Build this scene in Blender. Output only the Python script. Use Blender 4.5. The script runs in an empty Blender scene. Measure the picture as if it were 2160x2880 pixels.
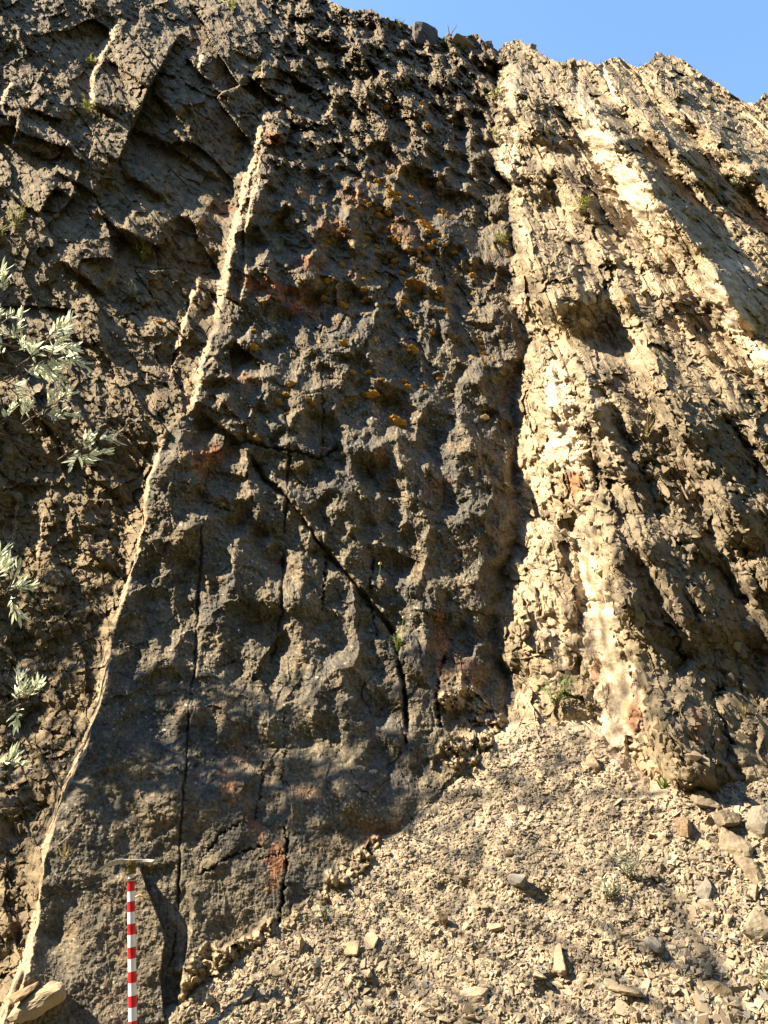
import bpy, bmesh, math, random
import numpy as np
from concurrent.futures import ThreadPoolExecutor
from mathutils import Vector, Matrix, noise

C = bpy.context.scene.collection
rng = np.random.default_rng(7)
random.seed(7)
R = math.radians

# ------------------------------------------------------------------ camera
W0, H0, FPX, PITCH = 2160.0, 2880.0, 2175.0, R(20)
CAM = np.array([0.0, 0.0, 1.6])
cd = bpy.data.cameras.new('camera')
cam = bpy.data.objects.new('camera', cd)
C.objects.link(cam)
cam.location = CAM
cam.rotation_euler = (R(90) + PITCH, 0, 0)
cd.sensor_fit = 'VERTICAL'
cd.sensor_height = 24.0
cd.lens = 24.0 * FPX / H0
cd.clip_start, cd.clip_end = 0.05, 2000
bpy.context.scene.camera = cam

# ------------------------------------------------------------------ light
SUN = np.array([0.735, 0.115, -0.665]); SUN /= np.linalg.norm(SUN)      # direction the light travels
sun_el = math.asin(-SUN[2])
sd = bpy.data.lights.new('sun', 'SUN')
sd.energy, sd.angle, sd.color = 5.0, R(0.55), (1.0, 0.875, 0.675)
sun = bpy.data.objects.new('sun', sd); C.objects.link(sun)
sun.location = (-12, -3, 16)
sun.rotation_euler = Vector(SUN).to_track_quat('-Z', 'Y').to_euler()
world = bpy.data.worlds.new('World'); bpy.context.scene.world = world
world.use_nodes = True
nt = world.node_tree
bg = nt.nodes['Background']
sky = nt.nodes.new('ShaderNodeTexSky')
sky.sky_type = 'NISHITA'
sky.sun_disc = False
sky.sun_elevation = sun_el
sky.sun_rotation = math.atan2(-SUN[0], -SUN[1])
sky.altitude, sky.air_density, sky.dust_density, sky.ozone_density = 300, 1.0, 0.0, 5.0
nt.links.new(sky.outputs[0], bg.inputs[0])
bg.inputs[1].default_value = 0.125
bpy.context.scene.cycles.diffuse_bounces = 2
vs = bpy.context.scene.view_settings
vs.view_transform, vs.look, vs.gamma, vs.use_curve_mapping = 'Standard', 'None', 1.0, False
vs.exposure = 2.0

# ------------------------------------------------------------------ helpers: naming
def tag(o, label=None, cat=None, group=None, kind=None):
    if label: o['label'] = label
    if cat: o['category'] = cat
    if group: o['group'] = group
    if kind: o['kind'] = kind
    return o

def link_mesh(name, me, mat=None, parent=None):
    o = bpy.data.objects.new(name, me); C.objects.link(o)
    if mat is not None and not me.materials: me.materials.append(mat)
    if parent is not None: o.parent = parent
    return o

def empty(name, loc):
    o = bpy.data.objects.new(name, None); C.objects.link(o)
    o.location = loc
    o.empty_display_size = 0.05
    return o

def np_mesh(name, V, F, col=None, smooth=False):
    """V (n,3); F (m,3) or (m,4) integer array"""
    me = bpy.data.meshes.new(name)
    k = F.shape[1]
    me.vertices.add(len(V)); me.loops.add(F.size); me.polygons.add(len(F))
    me.vertices.foreach_set('co', np.ascontiguousarray(V, dtype=np.float32).ravel())
    me.loops.foreach_set('vertex_index', np.ascontiguousarray(F, dtype=np.int32).ravel())
    me.polygons.foreach_set('loop_start', np.arange(0, F.size, k, dtype=np.int32))
    me.polygons.foreach_set('use_smooth', np.full(len(F), smooth, dtype=bool))
    me.update(calc_edges=True)
    if col is not None:
        a = me.color_attributes.new('Col', 'FLOAT_COLOR', 'POINT')
        c4 = np.ones((len(V), 4), dtype=np.float32); c4[:, :3] = col
        a.data.foreach_set('color', c4.ravel())
    return me

# ------------------------------------------------------------------ helpers: materials
def rock_material(name, fine=160.0, bump=0.5, dist=0.004, rough=0.92, vary=0.35):
    m = bpy.data.materials.new(name); m.use_nodes = True
    n = m.node_tree; p = n.nodes['Principled BSDF']
    at = n.nodes.new('ShaderNodeAttribute'); at.attribute_name = 'Col'
    tc = n.nodes.new('ShaderNodeTexCoord')
    n1 = n.nodes.new('ShaderNodeTexNoise'); n1.inputs['Scale'].default_value = fine
    n1.inputs['Detail'].default_value = 5; n1.inputs['Roughness'].default_value = 0.65
    n2 = n.nodes.new('ShaderNodeTexNoise'); n2.inputs['Scale'].default_value = 9
    n2.inputs['Detail'].default_value = 6; n2.inputs['Roughness'].default_value = 0.7
    for x in (n1, n2): n.links.new(tc.outputs['Object'], x.inputs['Vector'])
    mp = n.nodes.new('ShaderNodeMapRange')
    mp.inputs[1].default_value, mp.inputs[2].default_value = 0.25, 0.75
    mp.inputs[3].default_value, mp.inputs[4].default_value = 1 - vary, 1 + vary
    ad = n.nodes.new('ShaderNodeMath'); ad.operation = 'ADD'
    hf = n.nodes.new('ShaderNodeMath'); hf.operation = 'MULTIPLY'; hf.inputs[1].default_value = 0.5
    n.links.new(n1.outputs['Fac'], ad.inputs[0]); n.links.new(n2.outputs['Fac'], ad.inputs[1])
    n.links.new(ad.outputs[0], hf.inputs[0]); n.links.new(hf.outputs[0], mp.inputs[0])
    mx = n.nodes.new('ShaderNodeVectorMath'); mx.operation = 'SCALE'
    n.links.new(at.outputs['Color'], mx.inputs[0]); n.links.new(mp.outputs[0], mx.inputs['Scale'])
    n.links.new(mx.outputs[0], p.inputs['Base Color'])
    p.inputs['Roughness'].default_value = rough
    p.inputs['Specular IOR Level'].default_value = 0.25
    b = n.nodes.new('ShaderNodeBump'); b.inputs['Strength'].default_value = bump
    b.inputs['Distance'].default_value = dist
    n.links.new(n1.outputs['Fac'], b.inputs['Height']); n.links.new(b.outputs[0], p.inputs['Normal'])
    return m

def plain_material(name, col, rough=0.6, metal=0.0, vary=0.2, scale=40.0, transl=0.0, bump=0.0):
    m = bpy.data.materials.new(name); m.use_nodes = True
    n = m.node_tree; p = n.nodes['Principled BSDF']
    tc = n.nodes.new('ShaderNodeTexCoord')
    no = n.nodes.new('ShaderNodeTexNoise'); no.inputs['Scale'].default_value = scale; no.inputs['Detail'].default_value = 4
    n.links.new(tc.outputs['Object'], no.inputs['Vector'])
    cr = n.nodes.new('ShaderNodeValToRGB')
    lo = [c * (1 - vary) for c in col] + [1]; hi = [min(1, c * (1 + vary)) for c in col] + [1]
    cr.color_ramp.elements[0].position = 0.3; cr.color_ramp.elements[0].color = lo
    cr.color_ramp.elements[1].position = 0.7; cr.color_ramp.elements[1].color = hi
    n.links.new(no.outputs['Fac'], cr.inputs[0]); n.links.new(cr.outputs[0], p.inputs['Base Color'])
    p.inputs['Roughness'].default_value = rough; p.inputs['Metallic'].default_value = metal
    p.inputs['Specular IOR Level'].default_value = 0.3
    if bump:
        b = n.nodes.new('ShaderNodeBump'); b.inputs['Strength'].default_value = bump; b.inputs['Distance'].default_value = 0.003
        n.links.new(no.outputs['Fac'], b.inputs['Height']); n.links.new(b.outputs[0], p.inputs['Normal'])
    if transl:
        out = n.nodes['Material Output']
        t = n.nodes.new('ShaderNodeBsdfTranslucent'); mix = n.nodes.new('ShaderNodeMixShader')
        mix.inputs[0].default_value = transl
        n.links.new(cr.outputs[0], t.inputs[0]); n.links.new(p.outputs[0], mix.inputs[1])
        n.links.new(t.outputs[0], mix.inputs[2]); n.links.new(mix.outputs[0], out.inputs[0])
    return m

# ------------------------------------------------------------------ helpers: noise
def h2(ix, iy, seed):
    a = (ix.astype(np.int64) * 374761393 + iy.astype(np.int64) * 668265263 + seed * 2246822519) & 0xFFFFFFFF
    a = ((a ^ (a >> 13)) * 1274126177) & 0xFFFFFFFF
    a = ((a ^ (a >> 16)) * 2654435761) & 0xFFFFFFFF
    a = a ^ (a >> 15)
    return a.astype(np.float64) / 4294967296.0

POOL = ThreadPoolExecutor(4)
def threaded(fn):
    """run a noise function on four strips of rows at once"""
    def g(x, y, *a, **k):
        if np.ndim(x) < 2: return fn(x, y, *a, **k)
        cuts = np.linspace(0, x.shape[0], 13).astype(int)
        rs = list(POOL.map(lambda i: fn(x[cuts[i]:cuts[i + 1]], y[cuts[i]:cuts[i + 1]], *a, **k), range(12)))
        if isinstance(rs[0], tuple): return tuple(np.concatenate(q, 0) for q in zip(*rs))
        return np.concatenate(rs, 0)
    return g

def perlin(x, y, seed):
    ix, iy = np.floor(x), np.floor(y)
    fx, fy = x - ix, y - iy
    ux, uy = fx * fx * fx * (fx * (fx * 6 - 15) + 10), fy * fy * fy * (fy * (fy * 6 - 15) + 10)
    def g(ox, oy):
        a = h2(ix + ox, iy + oy, seed) * 2 * np.pi
        return np.cos(a) * (fx - ox) + np.sin(a) * (fy - oy)
    a = g(0, 0) * (1 - ux) + g(1, 0) * ux
    b = g(0, 1) * (1 - ux) + g(1, 1) * ux
    return (a * (1 - uy) + b * uy) * 1.5

@threaded
def fbm(x, y, seed, octaves=4, gain=0.5):
    r = np.zeros_like(x); a = 1.0
    for o in range(octaves):
        r += a * perlin(x, y, seed + o * 17); x, y, a = x * 2.03, y * 2.03, a * gain
    return r

@threaded
def worley(x, y, seed, jit=0.9):
    ix, iy = np.floor(x), np.floor(y)
    d1 = np.full(x.shape, 9.0); d2 = np.full(x.shape, 9.0)
    cx = np.zeros_like(x); cy = np.zeros_like(x); bx = np.zeros_like(x); by = np.zeros_like(x)
    for ox in (-1, 0, 1):
        for oy in (-1, 0, 1):
            jx, jy = ix + ox, iy + oy
            px = jx + 0.5 + jit * (h2(jx, jy, seed) - 0.5)
            py = jy + 0.5 + jit * (h2(jx, jy, seed + 1) - 0.5)
            dx, dy = x - px, y - py
            d = dx * dx + dy * dy
            m = d < d1
            d2 = np.where(m, d1, np.minimum(d2, d))
            d1 = np.where(m, d, d1)
            cx = np.where(m, jx, cx); cy = np.where(m, jy, cy)
            bx = np.where(m, dx, bx); by = np.where(m, dy, by)
    return np.sqrt(d1), np.sqrt(d2), cx, cy, bx, by

def facets(x, y, seed, tilt=0.8, off=0.5):
    """broken-rock relief: every cell is a randomly tilted flat chip at its own height"""
    f1, f2, cx, cy, dx, dy = worley(x, y, seed)
    a = h2(cx, cy, seed + 5) * 2 * np.pi
    k = tilt * (0.35 + 0.65 * h2(cx, cy, seed + 6))
    h = off * (h2(cx, cy, seed + 7) - 0.5) + k * (np.cos(a) * dx + np.sin(a) * dy)
    return h, h2(cx, cy, seed + 8), f2 - f1

def shingle(x, y, seed, ang, spread=.5, off=.25):
    """overlapping slabs: every cell rises towards ang and breaks off there"""
    f1, f2, cx, cy, dx, dy = worley(x, y, seed)
    a = ang + spread * 2 * (h2(cx, cy, seed + 5) - .5) * 1.6
    k = .15 + .85 * h2(cx, cy, seed + 6)
    return k * (np.cos(a) * dx + np.sin(a) * dy) + off * (h2(cx, cy, seed + 7) - .5), h2(cx, cy, seed + 8)

def rot(x, y, ang):
    c, s = math.cos(ang), math.sin(ang)
    return x * c + y * s, -x * s + y * c

def sst(a, b, x):
    t = np.clip((x - a) / (b - a), 0, 1)
    return t * t * (3 - 2 * t)

# ------------------------------------------------------------------ geometry of the place
# bedding plane of the slab: dips 74 degrees towards the viewer, strike turned 10 degrees
DIP, STR = R(74), R(10)
Wv = np.array([math.cos(STR), math.sin(STR), 0.0])
Uv = np.array([-math.sin(STR) * math.cos(DIP), math.cos(STR) * math.cos(DIP), math.sin(DIP)])
Nv = np.cross(Wv, Uv)                                    # outwards, to the viewer
FWD = np.array([0, math.cos(PITCH), math.sin(PITCH)])
UPV = np.array([0, -math.sin(PITCH), math.cos(PITCH)])
def ray(px, py):
    a = (np.asarray(px, float) - W0 / 2) / FPX
    b = (H0 / 2 - np.asarray(py, float)) / FPX
    return np.stack([a, FWD[1] + b * UPV[1], FWD[2] + b * UPV[2]], -1)
def project(P):
    q = np.asarray(P, float) - CAM
    dep = q @ FWD
    return W0 / 2 + FPX * q[..., 0] / dep, H0 / 2 - FPX * (q @ UPV) / dep
PC = float((CAM + 3.75 * ray(375, 2600) - CAM) @ Nv)       # plane constant relative to the camera
def on_plane(px, py, m):
    d = ray(px, py)
    lam = (PC + m) / (d @ Nv)
    return CAM + d * lam[..., None]

# scree plane through three points: two on the contact with the slab, one at the bottom right
A3 = on_plane(np.array(460.), np.array(2880.), np.array(0.26))
B3 = on_plane(np.array(1480.), np.array(2040.), np.array(0.16))
D3 = CAM + 2.92 * ray(2160, 2880)
SN = np.cross(B3 - A3, D3 - A3); SN /= np.linalg.norm(SN)
if SN[2] < 0: SN = -SN
SC = float((A3 - CAM) @ SN)
def on_scree(px, py, m):
    d = ray(px, py)
    lam = (SC + m) / (d @ SN)
    return CAM + d * lam[..., None]

# ------------------------------------------------------------------ traced outlines (photograph pixels)
SKY = np.array([(-700,-560),(0,-330),(600,-160),(905,-12),(950,12),(1000,32),(1030,28),(1046,22),(1075,48),(1120,60),(1180,86),(1240,104),
 (1270,98),(1340,98),(1365,120),(1400,140),(1418,116),(1450,112),(1485,128),(1530,158),(1560,170),(1600,168),(1640,168),(1680,178),(1728,160),(1760,176),
 (1790,190),(1825,176),(1848,154),(1890,162),(1925,172),(1950,190),(1985,212),(2020,232),(2060,262),(2105,284),(2125,286),(2150,262),(2200,240),(2400,190),(2900,90)], float)
XL = np.array([(-600,1010),(100,800),(300,748),(521,690),(677,651),(781,631),(911,612),(950,588),(1040,562),(1165,530),(1200,476),(1302,436),(1354,414),
 (1510,400),(1641,356),(1784,312),(1979,273),(2109,232),(2213,182),(2383,126),(2552,104),(2700,66),(2760,40),(2880,0),(3200,-60)], float)
XR = np.array([(-600,1440),(150,1405),(480,1388),(520,1440),(700,1436),(850,1440),(960,1490),(1100,1440),(1300,1445),(1450,1465),(1560,1440),(1640,1415),
 (1720,1385),(1790,1380),(1850,1400),(1900,1430),(2080,1430),(2400,1400),(3200,1400)], float)

# ------------------------------------------------------------------ the cliff as one sampled surface
STEP = 2.6
U1 = np.arange(-620, 2800, STEP)
skyV = np.interp(U1, SKY[:, 0], SKY[:, 1])
nz = U1 / 60.0
skyV = skyV + 7 * fbm(nz, nz * 0 + .3, 5, 4) + 9 * facets(U1 / 34.0, U1 * 0 + .5, 15, .7, .5)[0] + 5 * facets(U1 / 13.0, U1 * 0 + .5, 16, .6, .5)[0]
VB = 3060.0
NR = int((VB + 60) / STEP)
rr = np.linspace(0, 1, NR)
U = np.repeat(U1[None, :], NR, 0)
V = skyV[None, :] + rr[:, None] * (VB - skyV[None, :])
P0 = on_plane(U, V, np.zeros_like(U))
S = P0 @ Wv; T = P0 @ Uv
# the rock's grain is drawn out up-dip: noise runs along a stretched up-dip coordinate
_v = np.linspace(3200, -700, 400); _p = on_plane(np.full(400, 1080.), _v, np.zeros(400)); _t = _p @ Uv
_dt = np.gradient(_t, _v); _ds = np.linalg.norm(_p - CAM, axis=1) * 0 + ((_p - CAM) @ FWD) / FPX
_f = np.concatenate([[0], np.cumsum(np.diff(_t) / (np.abs(_dt / _ds)[1:] ** .6))])
TREAL = T; T = np.interp(T, _t, _f)
PXM = (np.linalg.norm(P0 - CAM, axis=-1)) / FPX            # metres per photograph pixel

# ragged, warped coordinates for every boundary
wu = 14 * fbm(S * 5, T * 5, 31, 4) + 5 * facets(S * 11, T * 11, 33, .6, .6)[0]
wv = 14 * fbm(S * 5, T * 5, 41, 4)
wl = 4 * fbm(S * 2.5, T * 2.5, 51, 3) + 1.5 * facets(S * 7, T * 4, 53, .5, .5)[0]
Uw, Vw = U + wu, V + wv
xl = np.interp(V, XL[:, 0], XL[:, 1]); xr = np.interp(V, XR[:, 0], XR[:, 1])
dl = U - xl + wl                                      # px to the right of the slab's left edge
dr = Uw - xr                                                 # px to the right of the slab's right edge
PHI = (U - 1015) / (V + 590 + 1e-6)                          # lines running up-dip meet at the vanishing point
up = sst(760, 420, V)                                        # 1 on the high, coarse part of the face

leftm = 1 - sst(-6, 10, dl)                                  # left broken rock
rightm = sst(-10, 30, dr)                                    # right crumbling beds
slabm = (1 - leftm) * (1 - rightm)
topm = slabm * sst(560, 330, V + 0.25 * (U - 1000) + 1.5 * wv)  # rougher upper slab

M = np.zeros_like(U)
# ---- macro relief
M += 0.08 * fbm(S * .55, T * .55, 101, 3)
FOOT = sst(1700, 2950, V)
M += 0.26 * FOOT                                             # the foot of the slab leans back less steeply
leftw = 1 - sst(-45, 12, dl)
GAP = 1 - .9 * np.exp(-((V - 1150) / 110) ** 2) - .8 * np.exp(-((V - 935) / 60) ** 2)
M -= leftw * GAP * sst(280, 480, V) * (0.10 + 0.00035 * np.clip(-dl, 0, 900) * sst(900, 1500, V))
lowleft = leftm * sst(1150, 1500, V)
M -= leftw * 0.04 * sst(1400, 700, V) * sst(280, 480, V)
M += rightm * (0.04 + (0.62 + .42 * sst(1950, 1250, V)) * (1 - np.exp(-np.clip(dr, 0, 1500) / 700.0)))
M -= 0.14 * np.exp(-((dr - 25) / 38.0) ** 2) * sst(900, 1100, V)        # groove between slab and beds
# bed edges on the right: steep left-facing steps with gentle backs
def bed(phi0, v0, v1, h, w, back):
    x = (PHI - phi0 + 0.014 * fbm(PHI * 3, np.log(np.clip(V + 590, 40, None)) * 7, int(phi0 * 1000), 4)) * (V + 590)
    prof = np.where(x < 0, sst(-w, 0, x), np.exp(-np.clip(x, 0, None) / back))
    h = h * np.clip(.9 + .7 * fbm(PHI * 2, np.log(np.clip(V + 590, 40, None)) * 6, int(phi0 * 1000) + 50, 3), .2, 1.5) * sst(10, 150, V - skyV[None, :])
    h = h * .8
    return h * prof * sst(v0 - 60, v0 + 60, V) * (1 - sst(v1 - 60, v1 + 60, V)) * rightm
M += bed(0.325, 980, 2240, 0.34, 105, 260)
M += bed(0.385, 640, 1800, 0.20, 60, 200)
M += bed(0.365, 150, 900, 0.32, 60, 200)
M += bed(0.52, 200, 1500, 0.18, 60, 150)
M += bed(0.735, 120, 1080, 0.50, 110, 90)
M += bed(0.87, 100, 700, 0.26, 60, 110)
M += bed(0.50, 900, 2300, 0.2, 50, 170)
M += bed(0.62, 700, 2300, 0.18, 60, 130)
M += bed(1.02, 100, 1300, 0.3, 70, 150)

FRESH = np.zeros_like(U)                                     # freshly broken tan faces
RUST = np.zeros_like(U); WHITE = np.zeros_like(U); PALE = np.zeros_like(U)

def poly_field(pts, pad):
    """signed distance (px, + to the right walking upwards the list as given) and 0..1 run along the line, in a window"""
    pts = np.array(pts, float)
    c0 = max(0, int((pts[:, 0].min() - pad - U1[0]) / STEP)); c1 = min(len(U1), int((pts[:, 0].max() + pad - U1[0]) / STEP) + 1)
    vv = V[:, (c0 + c1) // 2] if c1 > c0 else V[:, 0]
    r0 = max(0, np.searchsorted(V[:, c0], pts[:, 1].min() - pad) - 8, ); r1 = min(NR, np.searchsorted(V[:, c1 - 1], pts[:, 1].max() + pad) + 8)
    r0 = max(0, min(r0, np.searchsorted(V[:, c1 - 1], pts[:, 1].min() - pad) - 8)); r1 = min(NR, max(r1, np.searchsorted(V[:, c0], pts[:, 1].max() + pad) + 8))
    sl = (slice(r0, r1), slice(c0, c1))
    u, v = U[sl] + wl[sl], V[sl] + 0.3 * wv[sl]
    best = np.full(u.shape, 1e9); sg = np.zeros_like(u); run = np.zeros_like(u)
    L = np.hypot(*np.diff(pts, axis=0).T); acc = np.concatenate([[0], np.cumsum(L)]); tot = acc[-1]
    for i in range(len(pts) - 1):
        a, b = pts[i], pts[i + 1]; e = b - a
        q = np.clip(((u - a[0]) * e[0] + (v - a[1]) * e[1]) / (e @ e), 0, 1)
        dx, dy = u - a[0] - q * e[0], v - a[1] - q * e[1]
        d = np.hypot(dx, dy)
        cr = e[0] * dy - e[1] * dx
        m = d < best
        best = np.where(m, d, best); sg = np.where(m, np.sign(cr), sg); run = np.where(m, (acc[i] + q * L[i]) / tot, run)
    return sl, best * sg, run

def fault(pts, h, w, D, fresh=1.0, ends=0.12):
    """a break in the rock: walking the list, the right-hand side stands h metres higher, over a face w px wide"""
    sl, d, run = poly_field(pts, 3.2 * D + w)
    tap = sst(0, ends, run) * (1 - sst(1 - ends, 1, run)) if ends else 1.0
    ww = w * np.clip(.75 + 1.1 * perlin(run * 11 + pts[0][0], run * 0 + .7, 3) + .35 * perlin(run * 40 + pts[0][0], run * 0 + .2, 4), .12, 1.6)
    prof = np.clip(d / ww + 0.5, 0, 1) - 0.5
    ex = np.exp(-np.clip(np.abs(d) - ww / 2, 0, None) / D)
    M[sl] += h * tap * prof * ex
    FRESH[sl] = np.maximum(FRESH[sl], fresh * tap * (np.abs(d) < ww * 0.5 + 1))

def crack(pts, dep, w, ends=0.05, solid=False):
    sl, d, run = poly_field(pts, 4 * w + 12)
    tap = sst(0, ends, run) * (1 - sst(1 - ends, 1, run))
    n = 0.5 + perlin(run * 14 + pts[0][0], run * 0 + .3, 9)
    if solid: n = .45 + .45 * n
    M[sl] -= dep * tap * np.clip(.25 + 1.1 * n, .1, 1.2) * np.exp(-((d + 5 * perlin(run * 22 + pts[0][1], run * 0 + .6, 12) + 3 * perlin(run * 75 + pts[0][1], run * 0 + .6, 14)) / (w * (.45 + .5 * np.clip(n, 0, 1)))) ** 2)

def blob(field, x, y, rx, ry, amt=1.0, ang=0.0, soft=0.5, seed=1):
    a, b = rot(Uw - x, Vw - y, ang)
    q = np.hypot(a / rx, b / ry) + 0.45 * fbm(S * 9, T * 9, seed + 900, 3)
    field[:] = np.maximum(field, amt * (1 - sst(1 - soft, 1 + soft * .3, q)))

# ---- the tan broken edges on the left of the slab
LE = [(p[1], p[0]) for p in XL[::-1]]
fault([(-60,3100),(0,2890),(40,2760),(66,2700),(104,2552),(126,2383),(182,2213),(232,2109),(273,1979),(312,1784)], .075, 17, 260, ends=.06)
fault([(318,1775),(356,1641),(400,1510),(414,1354),(436,1302),(478,1196)], .07, 15, 260, ends=.14)
fault([(530,1172),(545,1120),(562,1040),(590,945)], .10, 22, 160, ends=.25)
fault([(476,1070),(500,960),(540,830),(566,765)], .09, 17, 110)
fault([(602,925),(622,810),(646,690)], .10, 20, 150, ends=.2)
fault([(628,800),(651,677),(672,590),(694,515)], .11, 21, 150, ends=.15)
fault([(664,640),(690,521),(722,400),(752,286)], .13, 21, 150, ends=.1)
fault([(672,872),(686,760),(690,640),(712,540),(740,410),(752,380)], .07, 16, 60)
fault([(250,312),(258,220),(286,143),(338,46)], .11, 16, 100)
fault([(150,480),(190,400),(228,320)], .05, 7, 60)
fault([(730,300),(735,156)], .06, 8, 60)
fault([(554,194),(570,140)], .06, 10, 50)
fault([(0,290),(34,226)], .08, 14, 50)
fault([(20,1560),(40,1480),(50,1390)], .05, 12, 50)
fault([(100,1580),(112,1500),(118,1440)], .05, 10, 50)
fault([(34,2890),(80,2700),(92,2620)], .05, 16, 60)
# tan ledges and long cross joints, running down to the right
for q in ([(282,556),(156,474)], [(420,250),(300,160)], [(510,330),(420,250)], [(640,520),(420,370)], [(330,330),(240,270)], [(180,340),(70,300)],
          [(470,560),(340,480)], [(380,690),(270,590)], [(300,830),(160,720)], [(460,700),(330,640)], [(800,300),(690,210)], [(600,240),(520,160)],
          [(900,260),(760,180)], [(690,860),(600,800)], [(560,640),(500,600)], [(690,1250),(560,1150)], [(720,1010),(660,960)], [(160,1220),(60,1120)]):
    fault(q, random.uniform(.10, .16), random.uniform(7, 12), 70, fresh=.8, ends=.2)
# breaks that drop to the right and stand in their own shade
for q, h in (([(514,85),(417,247),(360,390),(312,508)], .13), ([(160,520),(130,560),(108,605)], .12), ([(230,470),(200,560),(110,660)], .07),
             ([(30,410),(50,330)], .10), ([(100,230),(130,260)], .06), ([(600,1000),(655,1060)], .10), ([(645,980),(655,1070)], .09),
             ([(820,340),(800,420)], .12), ([(705,1290),(690,1350)], .05)):
    fault(q[::-1], -1.5 * h, 5, 80, fresh=0, ends=.15)
# the rust-faced diamond block
fault([(695,1245),(694,1195),(590,1100)][::-1], -.05, 6, 60, fresh=.6)
# ---- fissures of the slab
crack([(690,1270),(730,1330),(830,1430),(910,1540),(1000,1650),(1110,1785),(1135,1950),(1150,2080)], .10, 8, solid=True)
fault([(1110,1785),(1000,1650),(910,1540),(830,1430),(730,1330),(690,1270)], .05, 12, 90, fresh=.5)
crack([(590,1280),(566,1400),(560,1680),(545,1900),(530,2100),(505,2340),(500,2560),(470,2760),(455,2880)], .035, 4)
crack([(800,1100),(812,1290),(800,1500),(790,1720),(760,1880)], .05, 5)
crack([(915,1560),(905,1720)], .05, 4)
crack([(1050,1560),(1040,1680),(1060,1800)], .04, 4)
crack([(800,2300),(806,2420),(785,2610)], .05, 5)
crack([(1135,1800),(1140,2100)], .05, 5)
crack([(630,1260),(690,1240),(900,1290),(960,1260)], .05, 5)
crack([(905,880),(900,1000),(910,1180),(905,1290)], .03, 4)
crack([(1250,1840),(1225,1950),(1240,2050)], .06, 6)
crack([(560,2420),(620,2340),(680,2310)], .03, 4)
crack([(740,2380),(640,2410),(545,2470)], .03, 4)
for k in range(30):
    x, y = random.uniform(300, 1350), random.uniform(1000, 2500)
    if random.random() < .5: q = [(x, y), (x + random.uniform(-18, 12), y + 70), (x + random.uniform(-30, 10), y + random.uniform(110, 220))]
    else: q = [(x, y), (x + 40, y + random.uniform(-20, 25)), (x + random.uniform(70, 130), y + random.uniform(-30, 50))]
    crack(q, random.uniform(.010, .022), random.uniform(2.5, 3.5))
# the shaded trough beside the axe
fault([(468,2890),(452,2760),(462,2650),(446,2590),(410,2490),(396,2440)], -.10, 5, 70, fresh=0, ends=.05)
fault([(478,2880),(508,2760),(540,2560),(520,2480)], .05, 14, 50, fresh=.0, ends=.1)
M -= 0.07 * np.exp(-(((U - 140) / 60) ** 2 + ((V - 2640) / 80) ** 2))

# pale weathered beds
for (x, y, rx, ry, ang, amt) in ((1590,1190,50,170,-.28,1),(1555,1060,36,70,0,.7),(1570,1270,50,60,0,1),(1640,1560,36,140,-.15,.7),(1530,1400,50,160,0,.2),
        (1700,1800,58,190,-.22,.75),(1660,2060,90,60,.2,.9),(1750,2090,40,110,.35,.6),(1560,1800,36,110,-.05,.5),(1520,1600,40,90,0,.25),
        (1700,410,48,110,-.5,.8),(1745,500,60,110,-.6,1),(1810,590,60,80,-.5,.9),(1890,650,40,40,-.6,.25),(1640,300,30,80,-.3,.6),
        (1720,240,12,90,-.45,.9),(1430,430,34,80,0,.8),(1440,300,26,120,0,.45),(2060,870,50,110,-.5,1),(2130,1010,40,80,-.3,.8),(1700,1180,40,160,-.35,.4),
        (1980,540,50,40,0,.15),(1900,330,40,40,0,.1),(1690,850,40,60,.5,.35),(2080,760,90,60,.4,.5)):
    blob(PALE, x, y, rx, ry, amt, ang, .5, int(x))
TG = np.zeros_like(U)                                        # the smooth tan tongue above the scree
for (x, y, rx, ry, ang) in ((1690,1800,62,120,-.12), (1725,1940,70,130,-.3), (1745,2050,60,80,-.3)):
    blob(TG, x, y, rx, ry, 1, ang, .35, int(x) + 11)
TG *= rightm; PALE = np.clip(PALE * (1 - TG) + TG * .75, 0, 1)
PALE *= rightm

# ---- meso and fine relief
sx, tx = rot(S, T, R(-50))                                     # joints running down to the right
def disp(a, b): return a * sst(*b, V)
# bumps of the slab: rounded, taller on the lower-right side
flatlow = 1 - .62 * sst(2180, 2420, V)
midv = sst(820, 1000, V)
wx, wy = S + .06 * fbm(S * 4, T * 4, 281, 3), T + .06 * fbm(S * 4, T * 4, 283, 3)
EX, EY = .70, -.71                                             # the way the bumps lean and break off
def bumps(x, y, sx1, sy1, sd, k=.2):
    f, g, cx, cy, *_ = worley(x * sx1 + .30 * fbm(x * sx1 * .9, y * sy1 * .9, sd + 3, 3), y * sy1 + .30 * fbm(x * sx1 * .9, y * sy1 * .9, sd + 5, 3), sd)
    return np.clip(1 - f * f * 1.7, 0, 1) * (.35 + .65 * h2(cx, cy, sd + 9)) + k * fbm(x * sx1, y * sy1, sd + 7, 3)
def leaning(sx1, sy1, sd, c, k=.2):
    d = bumps(S, T, sx1, sy1, sd, k)
    return bumps(S - EX * c * d, T - EY * c * d, sx1, sy1, sd, k)
bb1 = leaning(2.9, 2.2, 220, .13)
bb2 = leaning(6.4, 5.2, 240, .055)
bb3 = leaning(15, 13, 260, .02)
sh1, ids1 = shingle(wx * 4.2, wy * 2.2, 285, R(-25), .5, .3)
dome2 = np.clip(bb2, 0, 1)
def scoops(x, y, sx1, sy1, sd):
    f, g, cx, cy, *_ = worley(x * sx1 + .25 * fbm(x * sx1, y * sy1, sd + 3, 3), y * sy1 + .25 * fbm(x * sx1, y * sy1, sd + 5, 3), sd)
    return -np.clip(1 - f * f * 2.2, 0, 1) * (.2 + .8 * h2(cx, cy, sd + 9))
sc1 = scoops(S, T, 3.3, 2.5, 291); sc2 = scoops(S, T, 7, 5.4, 293)
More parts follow.
